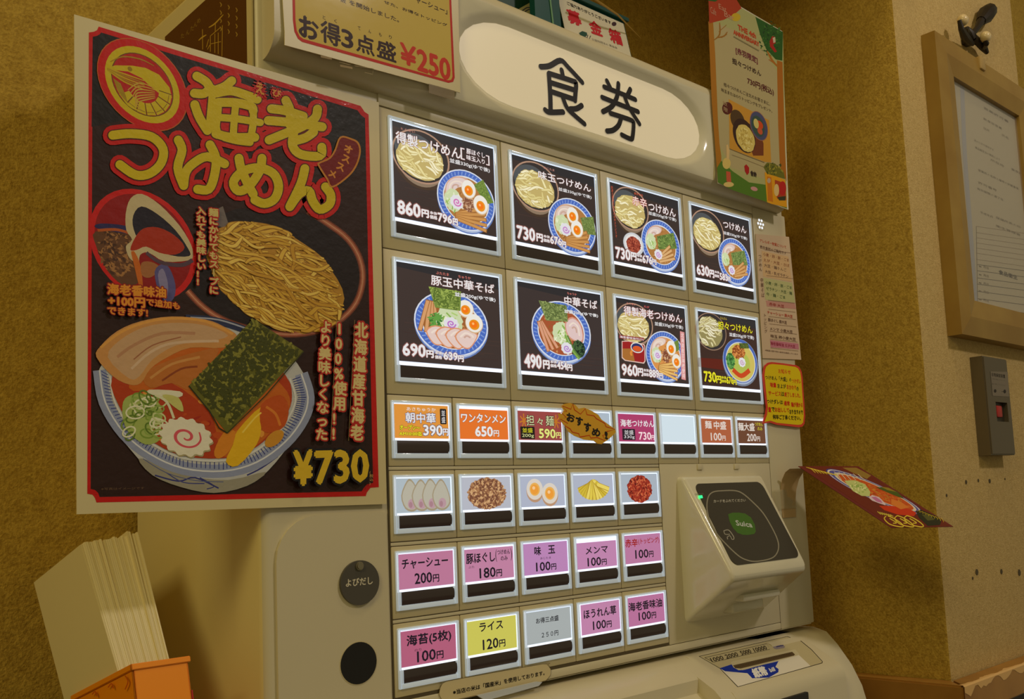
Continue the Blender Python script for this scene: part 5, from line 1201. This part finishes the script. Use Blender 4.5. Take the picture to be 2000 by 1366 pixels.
for y in (235, 480, 715, 800, 870, 940, 1010, 1085, 1170): s.stroke(zq.pts([(100 + y * .06, y), (350 + y * .07, y + 30)]), .6, (150, 120, 100), smooth=False)
s.emit()
zy = ZZ(1480, 690, 8.036)
bub = [(95, 250), (110, 195), (160, 150), (220, 140), (400, 160), (600, 190), (650, 215), (690, 290), (705, 380), (715, 560), (730, 760), (745, 980), (735, 1110), (700, 1155), (640, 1165), (300, 1125), (190, 1090), (85, 1110), (80, 1095), (120, 960), (135, 860), (100, 560), (80, 350)]
yn = flat_sheet('speech_bubble_notice', zy.pts(bub), -0.0032, 0.0009, mat('bubble_red', (226, 50, 16), 0.4, coat=.4), 'yellow speech bubble notice with a red edge on the right rim of the machine', 'notice')
s = front_sheet(yn, -0.0032, P_LAMS, off=0.0001); s.part('yellow_field')
s.poly(zy.pts([(115, 260), (130, 215), (175, 180), (230, 172), (400, 188), (590, 218), (630, 240), (665, 300), (680, 385), (692, 560), (706, 760), (720, 980), (710, 1090), (682, 1120), (630, 1128), (300, 1095), (200, 1062), (105, 1082), (145, 970), (158, 860), (125, 560), (105, 350)]), (236, 208, 10))
s.part('lettering'); RD = (216, 44, 10); BK = (30, 26, 10)
for x, y, t, x1, c in ((325, 245, 'お知らせ', 515, RD), (122, 345, 'つけめん「大盛」の', 530, BK), (540, 400, 'つけダレ', 676, RD), (190, 460, '増量', 290, RD), (310, 480, 'および', 440, BK), (455, 495, 'おかわり', 605, RD), (608, 525, 'の', 645, BK),
                       (170, 590, 'サービス', 362, RD), (370, 605, 'は', 412, BK), (420, 612, '終了しました。', 668, RD), (148, 720, 'つけダレは', 392, BK), (410, 750, '通常', 500, RD), (525, 770, '麺が浸かる', 704, RD), (165, 850, '量', 208, RD), (215, 850, 'で', 265, BK), (270, 850, 'お出しして', 490, RD), (498, 885, 'おりますので', 706, BK), (236, 965, '何卒ご了承ください。', 672, BK)):
    zy.line(s, t, x, y, y + 72, x1, c, bold=.03, res=1)
s.emit()

# ================================================================== burst sticker
zx = ZZ(1090, 770, 4.7095)
bp_ = [(30, 110), (60, 90), (110, 82), (160, 100), (190, 135), (240, 125), (300, 150), (370, 190), (400, 235), (450, 270), (520, 320), (532, 350), (500, 385), (455, 425), (430, 440), (400, 462), (360, 455), (330, 430), (240, 420), (150, 385), (95, 345), (60, 290), (15, 235), (0, 180), (40, 180), (55, 150)]
bs = flat_sheet('burst_sticker', zx.pts(bp_), -0.0062, 0.0006, mat('sticker_yellow', (230, 172, 30), 0.4, coat=.3), 'yellow burst shaped sticker with black hiragana stuck over the small buttons', 'sticker')
s = front_sheet(bs, -0.0062, P_LAMS, off=0.0001); s.part('burst_outline')
zg = zx.pts([(40, 110), (118, 140), (135, 90), (150, 145), (205, 185), (250, 135), (265, 190), (330, 200), (350, 225), (430, 270), (440, 300), (525, 325), (450, 345), (440, 370), (410, 380), (432, 430), (360, 400), (300, 405), (290, 380), (200, 395), (190, 365), (130, 350), (110, 320), (60, 290), (90, 270), (20, 230), (75, 215), (25, 165), (80, 160)])
s.stroke(zg, 1.7, (206, 60, 10), smooth=False, closed=True); s.part('lettering')
for t, a, b, c in (('お', (80, 172), (80, 245), (150, 262)), ('す', (165, 205), (165, 282), (225, 300)), ('す', (240, 262), (240, 340), (300, 352)), ('め', (312, 312), (312, 382), (385, 392)), ('!', (428, 345), (432, 410), (456, 416))): s.text(t, zx(*a), zx(*b), zx(*c), (40, 32, 30), bold=.06)
s.emit()

# ================================================================== rice sticker and clear strip
zr2 = ZZ(750, 1020, 3.5088)
rs = flat_sheet('rice_sticker', zr2.pts([(385, 1140), (400, 1110), (440, 1090), (1080, 975), (1120, 980), (1142, 1010), (1140, 1050), (1110, 1085), (1060, 1100), (430, 1230), (395, 1215), (378, 1180)]), -0.0012, 0.0004, mat('clear_label', (214, 198, 152), 0.3), 'small beige label with rounded ends and black lettering below the bottom buttons', 'sticker')
s = front_sheet(rs, -0.0012, P_LAMS, off=0.0001); s.part('lettering'); s.text('※当店の米は「国産米」を使用しております。', zr2(472, 1152), zr2(474, 1186), zr2(1100, 1050), (30, 22, 20), bold=.03); 
s.part('printed_edge'); s.stroke(zr2.pts([(385, 1140), (400, 1110), (440, 1090), (1080, 975), (1120, 980), (1142, 1010), (1140, 1050), (1110, 1085), (1060, 1100), (430, 1230), (395, 1215), (378, 1180)]), .6, (110, 90, 50), closed=True); s.emit()
cs_ = flat_sheet('clear_strip', zr2.pts([(640, 1190), (1050, 1095), (1085, 1098), (1060, 1125), (700, 1225)]), -0.006, 0.002, mat('clear_plastic', (200, 206, 214), 0.08, spec=.8), 'short clear plastic strip under the rice label', 'plastic strip')

# ================================================================== wobbler card
tA = 1.07 / .75
Aw = CC + (np.array([0.2283, -0.1996, -0.2851]) - CC) * tA; Bw = CC + (np.array([0.2709, -0.2255, -0.2871]) - CC) * tA
Cw = CC + (np.array([0.2826, -0.2919, -0.3352]) - CC) * tA; Dw = CC + (np.array([0.2399, -0.266, -0.3333]) - CC) * tA
Uw, Vw = Bw - Aw, Dw - Aw; Nw = np.cross(Uw, Vw); Nw /= np.linalg.norm(Nw)
if np.dot(Nw, CC - Aw) < 0: Nw = -Nw
v = [tuple(p) for p in (Aw, Bw, Cw, Dw)] + [tuple(p - Nw * .0006) for p in (Aw, Bw, Cw, Dw)]
wc = obj('hanging_menu_card', v, [(0, 1, 2, 3), (7, 6, 5, 4), (0, 4, 5, 1), (1, 5, 6, 2), (2, 6, 7, 3), (3, 7, 4, 0)], mat('card_maroon', (110, 30, 24), 0.4, coat=.3))
tag(wc, 'small maroon noodle card jutting out from the machine on a curled strip', 'card')
s = Sheet(wc, Aw, Uw, Vw, P_LAMS, off=0.0001); zw = ZZ(1540, 880, 5.882)
s.part('food_picture')
s.poly(zw.pts([(180, 190), (780, 190), (1860, 870), (1200, 880)]), (112, 44, 24)); s.poly(zw.pts([(620, 200), (780, 200), (950, 290), (900, 330), (700, 240)]), (150, 120, 50))
# bowl as skewed ellipse: centre and axes in the enlarged view
c0 = zw(985, 475)
with Fr(s, c0[0], c0[1], 92, 38, 12, 22):
    s.ell(0, 0, 1.02, 1.02, (66, 60, 140)); s.ell(0, 0, .99, .97, (220, 214, 214)); s.ell(0, 0, .95, .93, (90, 90, 170)); s.ell(0.02, 0, .87, .84, (222, 212, 190)); s.ell(.03, 0, .80, .76, (206, 90, 30)); speck(s, .1, 0, .66, .6, 60, .05, [(226, 140, 50), (176, 60, 20), (196, 160, 60)], 3)
s.poly(zw.pts([(640, 350), (760, 345), (880, 390), (940, 480), (930, 530), (840, 525), (740, 470)]), (196, 206, 130)); speck(s, *zw(800, 430), 20, 10, 20, 3, [(226, 230, 170), (150, 180, 90)], 9)
s.poly(zw.pts([(1000, 425), (1130, 430), (1250, 480), (1330, 560), (1240, 530), (1100, 470)]), (80, 96, 30)); s.poly(zw.pts([(1060, 420), (1150, 432), (1240, 480), (1140, 460)]), (150, 130, 40))
s.poly(zw.pts([(920, 545), (960, 515), (1040, 540), (1110, 610), (1115, 635), (1040, 610), (960, 580)]), (222, 200, 214)); s.poly(zw.pts([(950, 540), (1000, 535), (1060, 575), (1080, 610), (1010, 590)]), (196, 120, 170))
s.poly(zw.pts([(1040, 640), (1200, 640), (1400, 680), (1470, 720), (1440, 760), (1250, 740), (1100, 690)]), (206, 60, 20)); s.poly(zw.pts([(1180, 560), (1300, 600), (1380, 660), (1290, 680), (1180, 620)]), (222, 130, 50))
s.poly(zw.pts([(1460, 700), (1520, 685), (1700, 760), (1760, 800), (1740, 860), (1600, 870), (1500, 780)]), (50, 50, 26)); s.poly(zw.pts([(1530, 740), (1620, 740), (1680, 800), (1600, 810)]), (90, 90, 40))
for k in range(9): x = 1480 + k * 34; s.stroke(zw.pts([(x, 700 + k * 10), (x + 30, 690 + k * 16), (x + 26, 716 + k * 14)]), .9, (210, 180, 30), smooth=False)
s.part('lettering'); GY = (226, 200, 60)
for k in range(9): x = 200 + k * 34; s.stroke(zw.pts([(x, 196 + k * 9), (x + 60, 215 + k * 8), (x + 110, 262 + k * 4)]), 1.3, GY, taper=True)
for k in range(6): x = 520 + k * 55; s.stroke(zw.pts([(x, 245 + k * 6), (x + 50, 290 + k * 6), (x + 90, 345)]), 1.2, (226, 214, 190), taper=True)
for k, x in enumerate((1180, 1300, 1410)):
    P = zw.pts([(x - 60, 760), (x - 80, 790), (x - 20, 850), (x + 90, 880), (x + 140, 875), (x + 100, 830), (x + 20, 780), (x - 40, 756)])
    s.stroke(P, 2.0, GY, closed=(k != 0)); s.stroke(zw.pts([(x - 20, 785), (x + 60, 835), (x + 20, 840)]), 1.8, GY)
for k in range(7): x = 1020 + k * 24; s.stroke(zw.pts([(x, 705 + k * 6), (x + 40, 740 + k * 4)]), 1.4, (210, 190, 70), smooth=False)
s.emit()
# curled strip from the machine to the card
bm = bmesh.new(); CP = [(0.5060, -0.0012, -0.3300), (0.5055, -0.0014, -0.3120), (0.5050, -0.0030, -0.3000), (0.5045, -0.0070, -0.2890), (0.5035, -0.0130, -0.2815), (0.5025, -0.0200, -0.2782), tuple(Aw + Uw * .30 + Vw * .02 - Nw * .0010)]
Wd = .0125; L1 = []; L2 = []
for i, p in enumerate(CP):
    k = i / (len(CP) - 1); wv = np.array([1, 0, 0]) * (1 - k) + (Uw / np.linalg.norm(Uw)) * k; wv /= np.linalg.norm(wv); q = np.array(p)
    hw = Wd * (1 - .1 * k)
    L1.append([bm.verts.new(q - wv * hw + d_) for d_ in (np.zeros(3), np.array([0, .0004, -.0002]))]); L2.append([bm.verts.new(q + wv * hw + d_) for d_ in (np.zeros(3), np.array([0, .0004, -.0002]))])
for i in range(len(CP) - 1):
    a, b, c, d_ = L1[i], L1[i + 1], L2[i + 1], L2[i]
    bm.faces.new((a[0], b[0], c[0], d_[0])); bm.faces.new((a[1], d_[1], c[1], b[1])); bm.faces.new((a[0], a[1], b[1], b[0])); bm.faces.new((d_[0], c[0], c[1], d_[1]))
bm.faces.new((L1[0][0], L2[0][0], L2[0][1], L1[0][1])); bm.faces.new((L1[-1][0], L1[-1][1], L2[-1][1], L2[-1][0]))
from_bm('curled_strip', bm, BEIGE, wc, smooth=True)
tq = flat_sheet('clear_tape', [(1512, 957), (1552, 957), (1556, 993), (1516, 995)], -0.0024, 0.0003, CLEAR, 'square of clear tape holding the curled strip of the noodle card', 'tape')

# ================================================================== order slips and orange holder
SC = 0.85
scl = lambda P_: CC + SC * (np.array(P_) - CC)
Ah = scl([-0.1421, 0.115, -0.4015]); bk = scl([-0.1421, 0.2395, -0.435]); XA = Ah[0]; XB = scl([-0.1030, 0.115, -0.4])[0]
dy = (bk - Ah); Lh = np.linalg.norm(dy); dy /= Lh
uz = np.array([0, -dy[2], dy[1]]); xx = np.array([1.0, 0, 0]); Lh *= 1.0
def obox(name, o_, a, b, c, la, lb, lc, m, parent=None, bev=0.0):
    bm = bmesh.new(); o_ = np.array(o_)
    vs = [bm.verts.new(o_ + a * (la if i & 1 else 0) + b * (lb if i & 2 else 0) + c * (lc if i & 4 else 0)) for i in range(8)]
    for q_ in ((0, 1, 3, 2), (4, 6, 7, 5), (0, 4, 5, 1), (2, 3, 7, 6), (0, 2, 6, 4), (1, 5, 7, 3)): bm.faces.new([vs[i] for i in q_])
    if bev: 
        bmesh.ops.recalc_face_normals(bm, faces=bm.faces[:]); bmesh.ops.bevel(bm, geom=bm.edges[:], offset=bev, segments=2, affect='EDGES')
    return from_bm(name, bm, m, parent, smooth=bev > 0)
hold = empty('slip_holder', (XA + .015, 0.06, -0.50), 'orange plastic holder full of order slips at the left of the machine', 'holder')
th_ = .0018; Hh = .085; W_ = XB - XA
ob = Ah - uz * Hh
obox('front_wall', ob, xx, dy, uz, W_, th_, Hh, ORANGE, hold, .0006); obox('back_wall', ob + dy * (Lh - th_), xx, dy, uz, W_, th_, Hh, ORANGE, hold, .0006)
obox('side_wall', ob, xx, dy, uz, th_, Lh, Hh, ORANGE, hold, .0006); obox('side_wall', ob + xx * (W_ - th_), xx, dy, uz, th_, Lh, Hh, ORANGE, hold, .0006)
obox('bottom_plate', ob, xx, dy, uz, W_, Lh, th_, ORANGE, hold, .0004)
obox('rim', Ah - xx * .0012 - dy * .0012 - uz * .003, xx, dy, uz, W_ + .0024, .0012, .0036, ORANGE, hold, .0004); obox('rim', Ah - xx * .0012 - dy * .0012 - uz * .003, xx, dy, uz, .0012, Lh, .0036, ORANGE, hold, .0004)
obox('red_edge', ob + xx * W_ + dy * .0002, xx, dy, uz, .0008, .0012, Hh - .02, mat('red_plastic', (190, 20, 20), .4), hold)
hs_ = Sheet(hold, tuple(Ah), tuple(dy), tuple(-uz), P_PAPER, off=0.0016); hs_.part('moulded_marks')
zo = ZZ(0, 980, 2.564)
for st in ([(475, 965), (490, 950), (500, 975)], [(555, 930), (572, 910), (582, 935)], [(640, 870), (655, 900), (640, 940)]): hs_.stroke(zo.pts(st), 2.2, (206, 84, 10))
hs_.emit()
R = random.Random(8)
stack = empty('order_slip_stack', (XA + .015, 0.06, -0.47), 'thick fanned stack of blank cream order slips standing in the orange holder', 'paper stack')
# each slip is a thin sheet; they fan out towards the top
Ns = 30
ytop = at(157, 1062, 0, XA + .0025)[1]
tx0 = XA + .0025; tx1 = at(266, 1044, 1, ytop)[0]
for k in range(Ns):
    f_ = k / (Ns - 1)
    bx = XA + .0024 + f_ * (W_ - .0060); sp2 = (W_ - .0060) / Ns
    base = Ah + dy * (.0030 + R.uniform(0, .0005)) - uz * .055; base[0] = bx
    tx = tx0 + f_ * (tx1 - tx0)
    jit = R.uniform(-2.5, 2.5) - (9 if k in (Ns - 5, Ns - 6) else 5 if k == Ns - 1 else 0)
    tf = at(157 + 109 * f_, 1062 - 19 * f_ + jit, 0, tx); tb = at(66 + 109 * f_, 1136 - 19 * f_ + jit, 0, tx)
    upv = tf - base; top_d = tb - tf
    bb = base + dy * (Lh - .008); bb[0] = bx
    t_ = xx * (sp2 * .97)
    v = [tuple(p_) for p_ in (base, bb, tb, tf, base + t_, bb + t_, tb + t_ * 1.25, tf + t_ * 1.25)]
    obj('slip', v, [(0, 1, 2, 3), (7, 6, 5, 4), (0, 4, 5, 1), (1, 5, 6, 2), (2, 6, 7, 3), (3, 7, 4, 0)], PAPER if k % 4 == 0 else PAPER2, stack)
tag(box('trim_5', -0.9, XL - .004, -0.02, WD, -0.535, -0.515, DARKW, bev=.002), kind='structure')
tag(box('added_shade_block', -0.05, WX1, -0.12, WD, 0.44, 0.8, PL1), kind='structure')  # unseen block added above the machine to shade the wall behind it

# ================================================================== framed licence
YF = WP - 0.022
fr = empty('notice_frame', (0.95, WP - .01, -0.13), 'pale wooden picture frame holding a faded printed notice on the pillar', 'picture frame')
TLf = at(1833, 60, 1, YF); BLf = at(1880, 651, 1, YF); x0f = (TLf[0] + BLf[0]) / 2; z1f = TLf[2]; z0f = BLf[2]
fw = at(1864, 65, 1, YF)[0] - TLf[0]
x1f = x0f + (z1f - z0f) * .78
fwz = fw * 1.0
def bar(nm, pts2, axis, a0, a1):
    return None
bm = None
def mitre(nm, A0, A1, B0, B1):
    """frame side: outer edge A0-A1, inner edge B0-B1 (x,z)"""
    v = []
    for (p_, y_) in ((A0, YF + .003), (A1, YF + .003), (B1, YF + .004), (B0, YF + .004), (A0, WP), (A1, WP), (B1, WP), (B0, WP)): v.append((p_[0], y_, p_[1]))
    m0 = ((A0[0] * .5 + B0[0] * .5), YF, (A0[1] * .5 + B0[1] * .5)); m1 = ((A1[0] * .5 + B1[0] * .5), YF, (A1[1] * .5 + B1[1] * .5)); v += [m0, m1]
    return obj(nm, v, [(0, 1, 9, 8), (8, 9, 2, 3), (0, 4, 5, 1), (3, 2, 6, 7), (4, 7, 6, 5), (0, 8, 3, 7, 4), (1, 5, 6, 2, 9)], WOOD, fr)
o4 = [(x0f, z0f), (x1f, z0f), (x1f, z1f), (x0f, z1f)]; i4 = [(x0f + fw, z0f + fwz), (x1f - fw, z0f + fwz), (x1f - fw, z1f - fwz), (x0f + fw, z1f - fwz)]
for k in range(4): mitre('frame_side', o4[k], o4[(k + 1) % 4], i4[k], i4[(k + 1) % 4])
pap = box('notice_sheet', i4[0][0] - .002, i4[2][0] + .002, WP - .011, WP - .010, i4[0][1] - .002, i4[2][1] + .002, mat('faded_paper', (196, 186, 158), .6), fr)
s = front_sheet(pap, WP - .011, P_PAPER, off=0.0001); zf = ZZ(1820, 100, 2.483)
s.part('lettering'); GI = (128, 116, 92)
s.stroke(zf.pts([(145, 120), (160, 500), (190, 900), (215, 1270)]), 8, (176, 176, 176))
for y, x, x1, t in ((268, 252, 372, '営業許可書'), (290, 380, 440, '第一号'), (320, 250, 340, '飲食店営業'), (366, 250, 280, '住所'), (400, 340, 372, '氏名'), (425, 205, 300, '次のとおり許可する'), (460, 210, 330, '食品衛生法の規定により'), (520, 285, 350, '所在地'), (565, 385, 440, '東京都'), (570, 225, 420, '営業所の名称と屋号の記載事項'), (630, 225, 315, '許可番号'), (660, 220, 345, '有効期間の満了日'), (775, 235, 295, '平成年月'), (800, 310, 430, '保健所長の印'), (840, 310, 430, '衛生管理者')):
    zf.line(s, t, x, y, y + 12, x1, GI, res=1)
for k, y in enumerate((850, 880, 905, 930, 955, 980, 1010)): s.stroke(zf.pts([(215, y), (560, y + 50)]), .7, (150, 130, 104), smooth=False)
for y in (1035, 1065, 1100, 1130, 1165, 1200, 1240): s.stroke(zf.pts([(220, y), (560, y + 45)]), .9, (104, 96, 80), smooth=False)
zf.line(s, '食品衛生', 325, 1060, 1082, 415, (90, 84, 70), bold=.03, res=1)
for y in (1040, 1080, 1120, 1160, 1200): zf.line(s, '一', 228, y, y + 6, 240, GI); zf.line(s, '月日', 250, y, y + 12, 275, GI, res=1)
s.stroke(zf.pts([(215, 850), (222, 1250)]), .8, (120, 110, 90), smooth=False); s.emit()
box('cover_glass', i4[0][0] - .001, i4[2][0] + .001, WP - .0135, WP - .0125, i4[0][1] - .001, i4[2][1] + .001, GLASSF, fr)
ft = at(1915, 105, 1, YF)
box('clip', ft[0] - .006, ft[0] + .010, YF - .002, YF + .006, z1f - .016, z1f + .003, mat('clip_plastic', (180, 150, 90), .4), fr, bev=.002)
# coat hook above
hk = empty('wall_hook', tuple(at(1900, 70, 1, WP)), 'dark iron wall hook with pale ball tips above the notice frame', 'hook')
yh = WP - .012; zk = ZZ(1840, 0, 6.83); hp_ = lambda x, y, d=0: tuple(at(*zk(x, y), 1, yh - d))
bm = bmesh.new(); tube(bm, [hp_(400, 460), hp_(470, 370), hp_(520, 280)], [.0042, .0042, .006]); tube(bm, [hp_(520, 280), hp_(580, 200), hp_(640, 140), hp_(690, 118)], [.007, .0125, .0105, .003], 10)
from_bm('leaf_finial', bm, IRON, hk, smooth=True)
bm = bmesh.new(); tube(bm, [hp_(230, 270, .012), hp_(255, 380, .012), hp_(300, 480, .004), hp_(370, 560), hp_(410, 590)], [.0028, .004, .006, .005, .003]); tube(bm, [hp_(410, 500), hp_(480, 560), hp_(545, 620), hp_(600, 705)], [.006, .0055, .006, .003]); tube(bm, [hp_(575, 540, .012), hp_(590, 580, .012), hp_(555, 640)], [.003, .004, .004]); tube(bm, [hp_(350, 380), hp_(370, 440), hp_(400, 520)], [.002, .006, .006])
from_bm('hook_arms', bm, IRON, hk, smooth=True)
for x, y in ((275, 270), (578, 492)):
    bm = bmesh.new(); bmesh.ops.create_uvsphere(bm, u_segments=16, v_segments=10, radius=.0078, matrix=Matrix.Translation(Vector(hp_(x, y, .012)))); from_bm('ball_tip', bm, PEARL, hk, smooth=True)
p_ = hp_(390, 470); box('hook_plate', p_[0] - .008, p_[0] + .008, WP - .012, WP, p_[2] - .012, p_[2] + .012, IRON, hk, bev=.002)

# metal call box
YB = WP - .018
c0 = at(1921, 695, 1, YB); c1 = at(1937, 889, 1, YB); c2 = at(1968, 704, 1, YB); 
bx0 = (c0[0] + c1[0]) / 2; bx1 = at(1984, 889, 1, YB)[0]; bz1 = c0[2]; bz0 = c1[2]
mb = empty('alarm_box', ((bx0 + bx1) / 2, WP - .009, bz0), 'narrow grey metal wall box with a small red window below the frame', 'wall box')
zm = ZZ(1880, 680, 6.21)
wz1 = at(*zm(395, 652), 1, YB); wz0 = at(*zm(555, 895), 1, YB)
wx0, wx1 = at(*zm(395, 652), 1, YB)[0] + .001, at(*zm(550, 760), 1, YB)[0]; wz1_, wz0_ = wz1[2], at(*zm(415, 890), 1, YB)[2]
bm = bmesh.new()
o8 = [(bx0, bz0), (bx1, bz0), (bx1, bz1), (bx0, bz1)]; i8 = [(wx0, wz0_), (wx1, wz0_), (wx1, wz1_), (wx0, wz1_)]
F0 = [bm.verts.new((x, YB, z)) for x, z in o8]; B0_ = [bm.verts.new((x, WP, z)) for x, z in o8]; F1 = [bm.verts.new((x, YB, z)) for x, z in i8]; B1 = [bm.verts.new((x, YB + .007, z)) for x, z in i8]
for k in range(4):
    l_ = (k + 1) % 4
    bm.faces.new((F0[k], F0[l_], F1[l_], F1[k])); bm.faces.new((F0[k], B0_[k], B0_[l_], F0[l_])); bm.faces.new((F1[k], F1[l_], B1[l_], B1[k]))
bm.faces.new(B0_)
bmesh.ops.bevel(bm, geom=[e for e in bm.edges if all(v_ in F0 for v_ in e.verts)], offset=.0015, segments=2, affect='EDGES')
from_bm('cover', bm, STEEL, mb, smooth=True)
box('window_recess', wx0 - .001, wx1 + .001, YB + .006, YB + .008, wz0_ - .002, wz1_ + .002, mat('recess_dark', (50, 44, 34), .4), mb)
box('red_button', wx0 + (wx1 - wx0) * .2, wx0 + (wx1 - wx0) * .68, YB + .002, YB + .006, wz0_ + .006, wz1_ - .004, mat('red_button', (176, 34, 34), .35), mb, bev=.002)
s = front_sheet(mb, YB, P_PAPER, off=0.0003); s.part('instruction_label')
s.poly(zm.pts([(335, 285), (545, 290), (562, 592), (362, 580)]), (126, 116, 100)); 
zm.line(s, '非常解錠装置', 350, 300, 345, 515, (50, 42, 34), bold=.03); zm.line(s, '非常の場合このカバーを', 360, 368, 384, 510, (84, 76, 64)); zm.line(s, '強く押してください', 355, 425, 445, 520, (84, 76, 64)); s.ell(*zm(392, 522), 2.6, 3.4, (44, 38, 32)); s.ell(*zm(508, 528), 2.6, 3.8, (44, 38, 32)); s.stroke(zm.pts([(470, 530), (500, 528)]), 1, (50, 44, 36), smooth=False)
s.emit()

# ------------------------------------------------------------------ origins at each thing's base
bpy.context.view_layer.update()
for o in [o for o in S.objects if o.parent is None and o.type == 'MESH']:
    me = o.data; nv = len(me.vertices)
    if not nv: continue
    a = np.empty(nv * 3, dtype=np.float32); me.vertices.foreach_get('co', a); a = a.reshape(-1, 3)
    c = np.array([(a[:, 0].min() + a[:, 0].max()) / 2, (a[:, 1].min() + a[:, 1].max()) / 2, a[:, 2].min()])
    a = a - c; me.vertices.foreach_set('co', a.ravel()); me.update(); o.location = Vector(c) + o.location
    for ch in o.children: ch.matrix_parent_inverse = Matrix.Translation(-o.location)
for o in [o for o in S.objects if o.parent is None and o.type == 'EMPTY']:
    for ch in o.children: ch.matrix_parent_inverse = Matrix.Translation(-o.location)
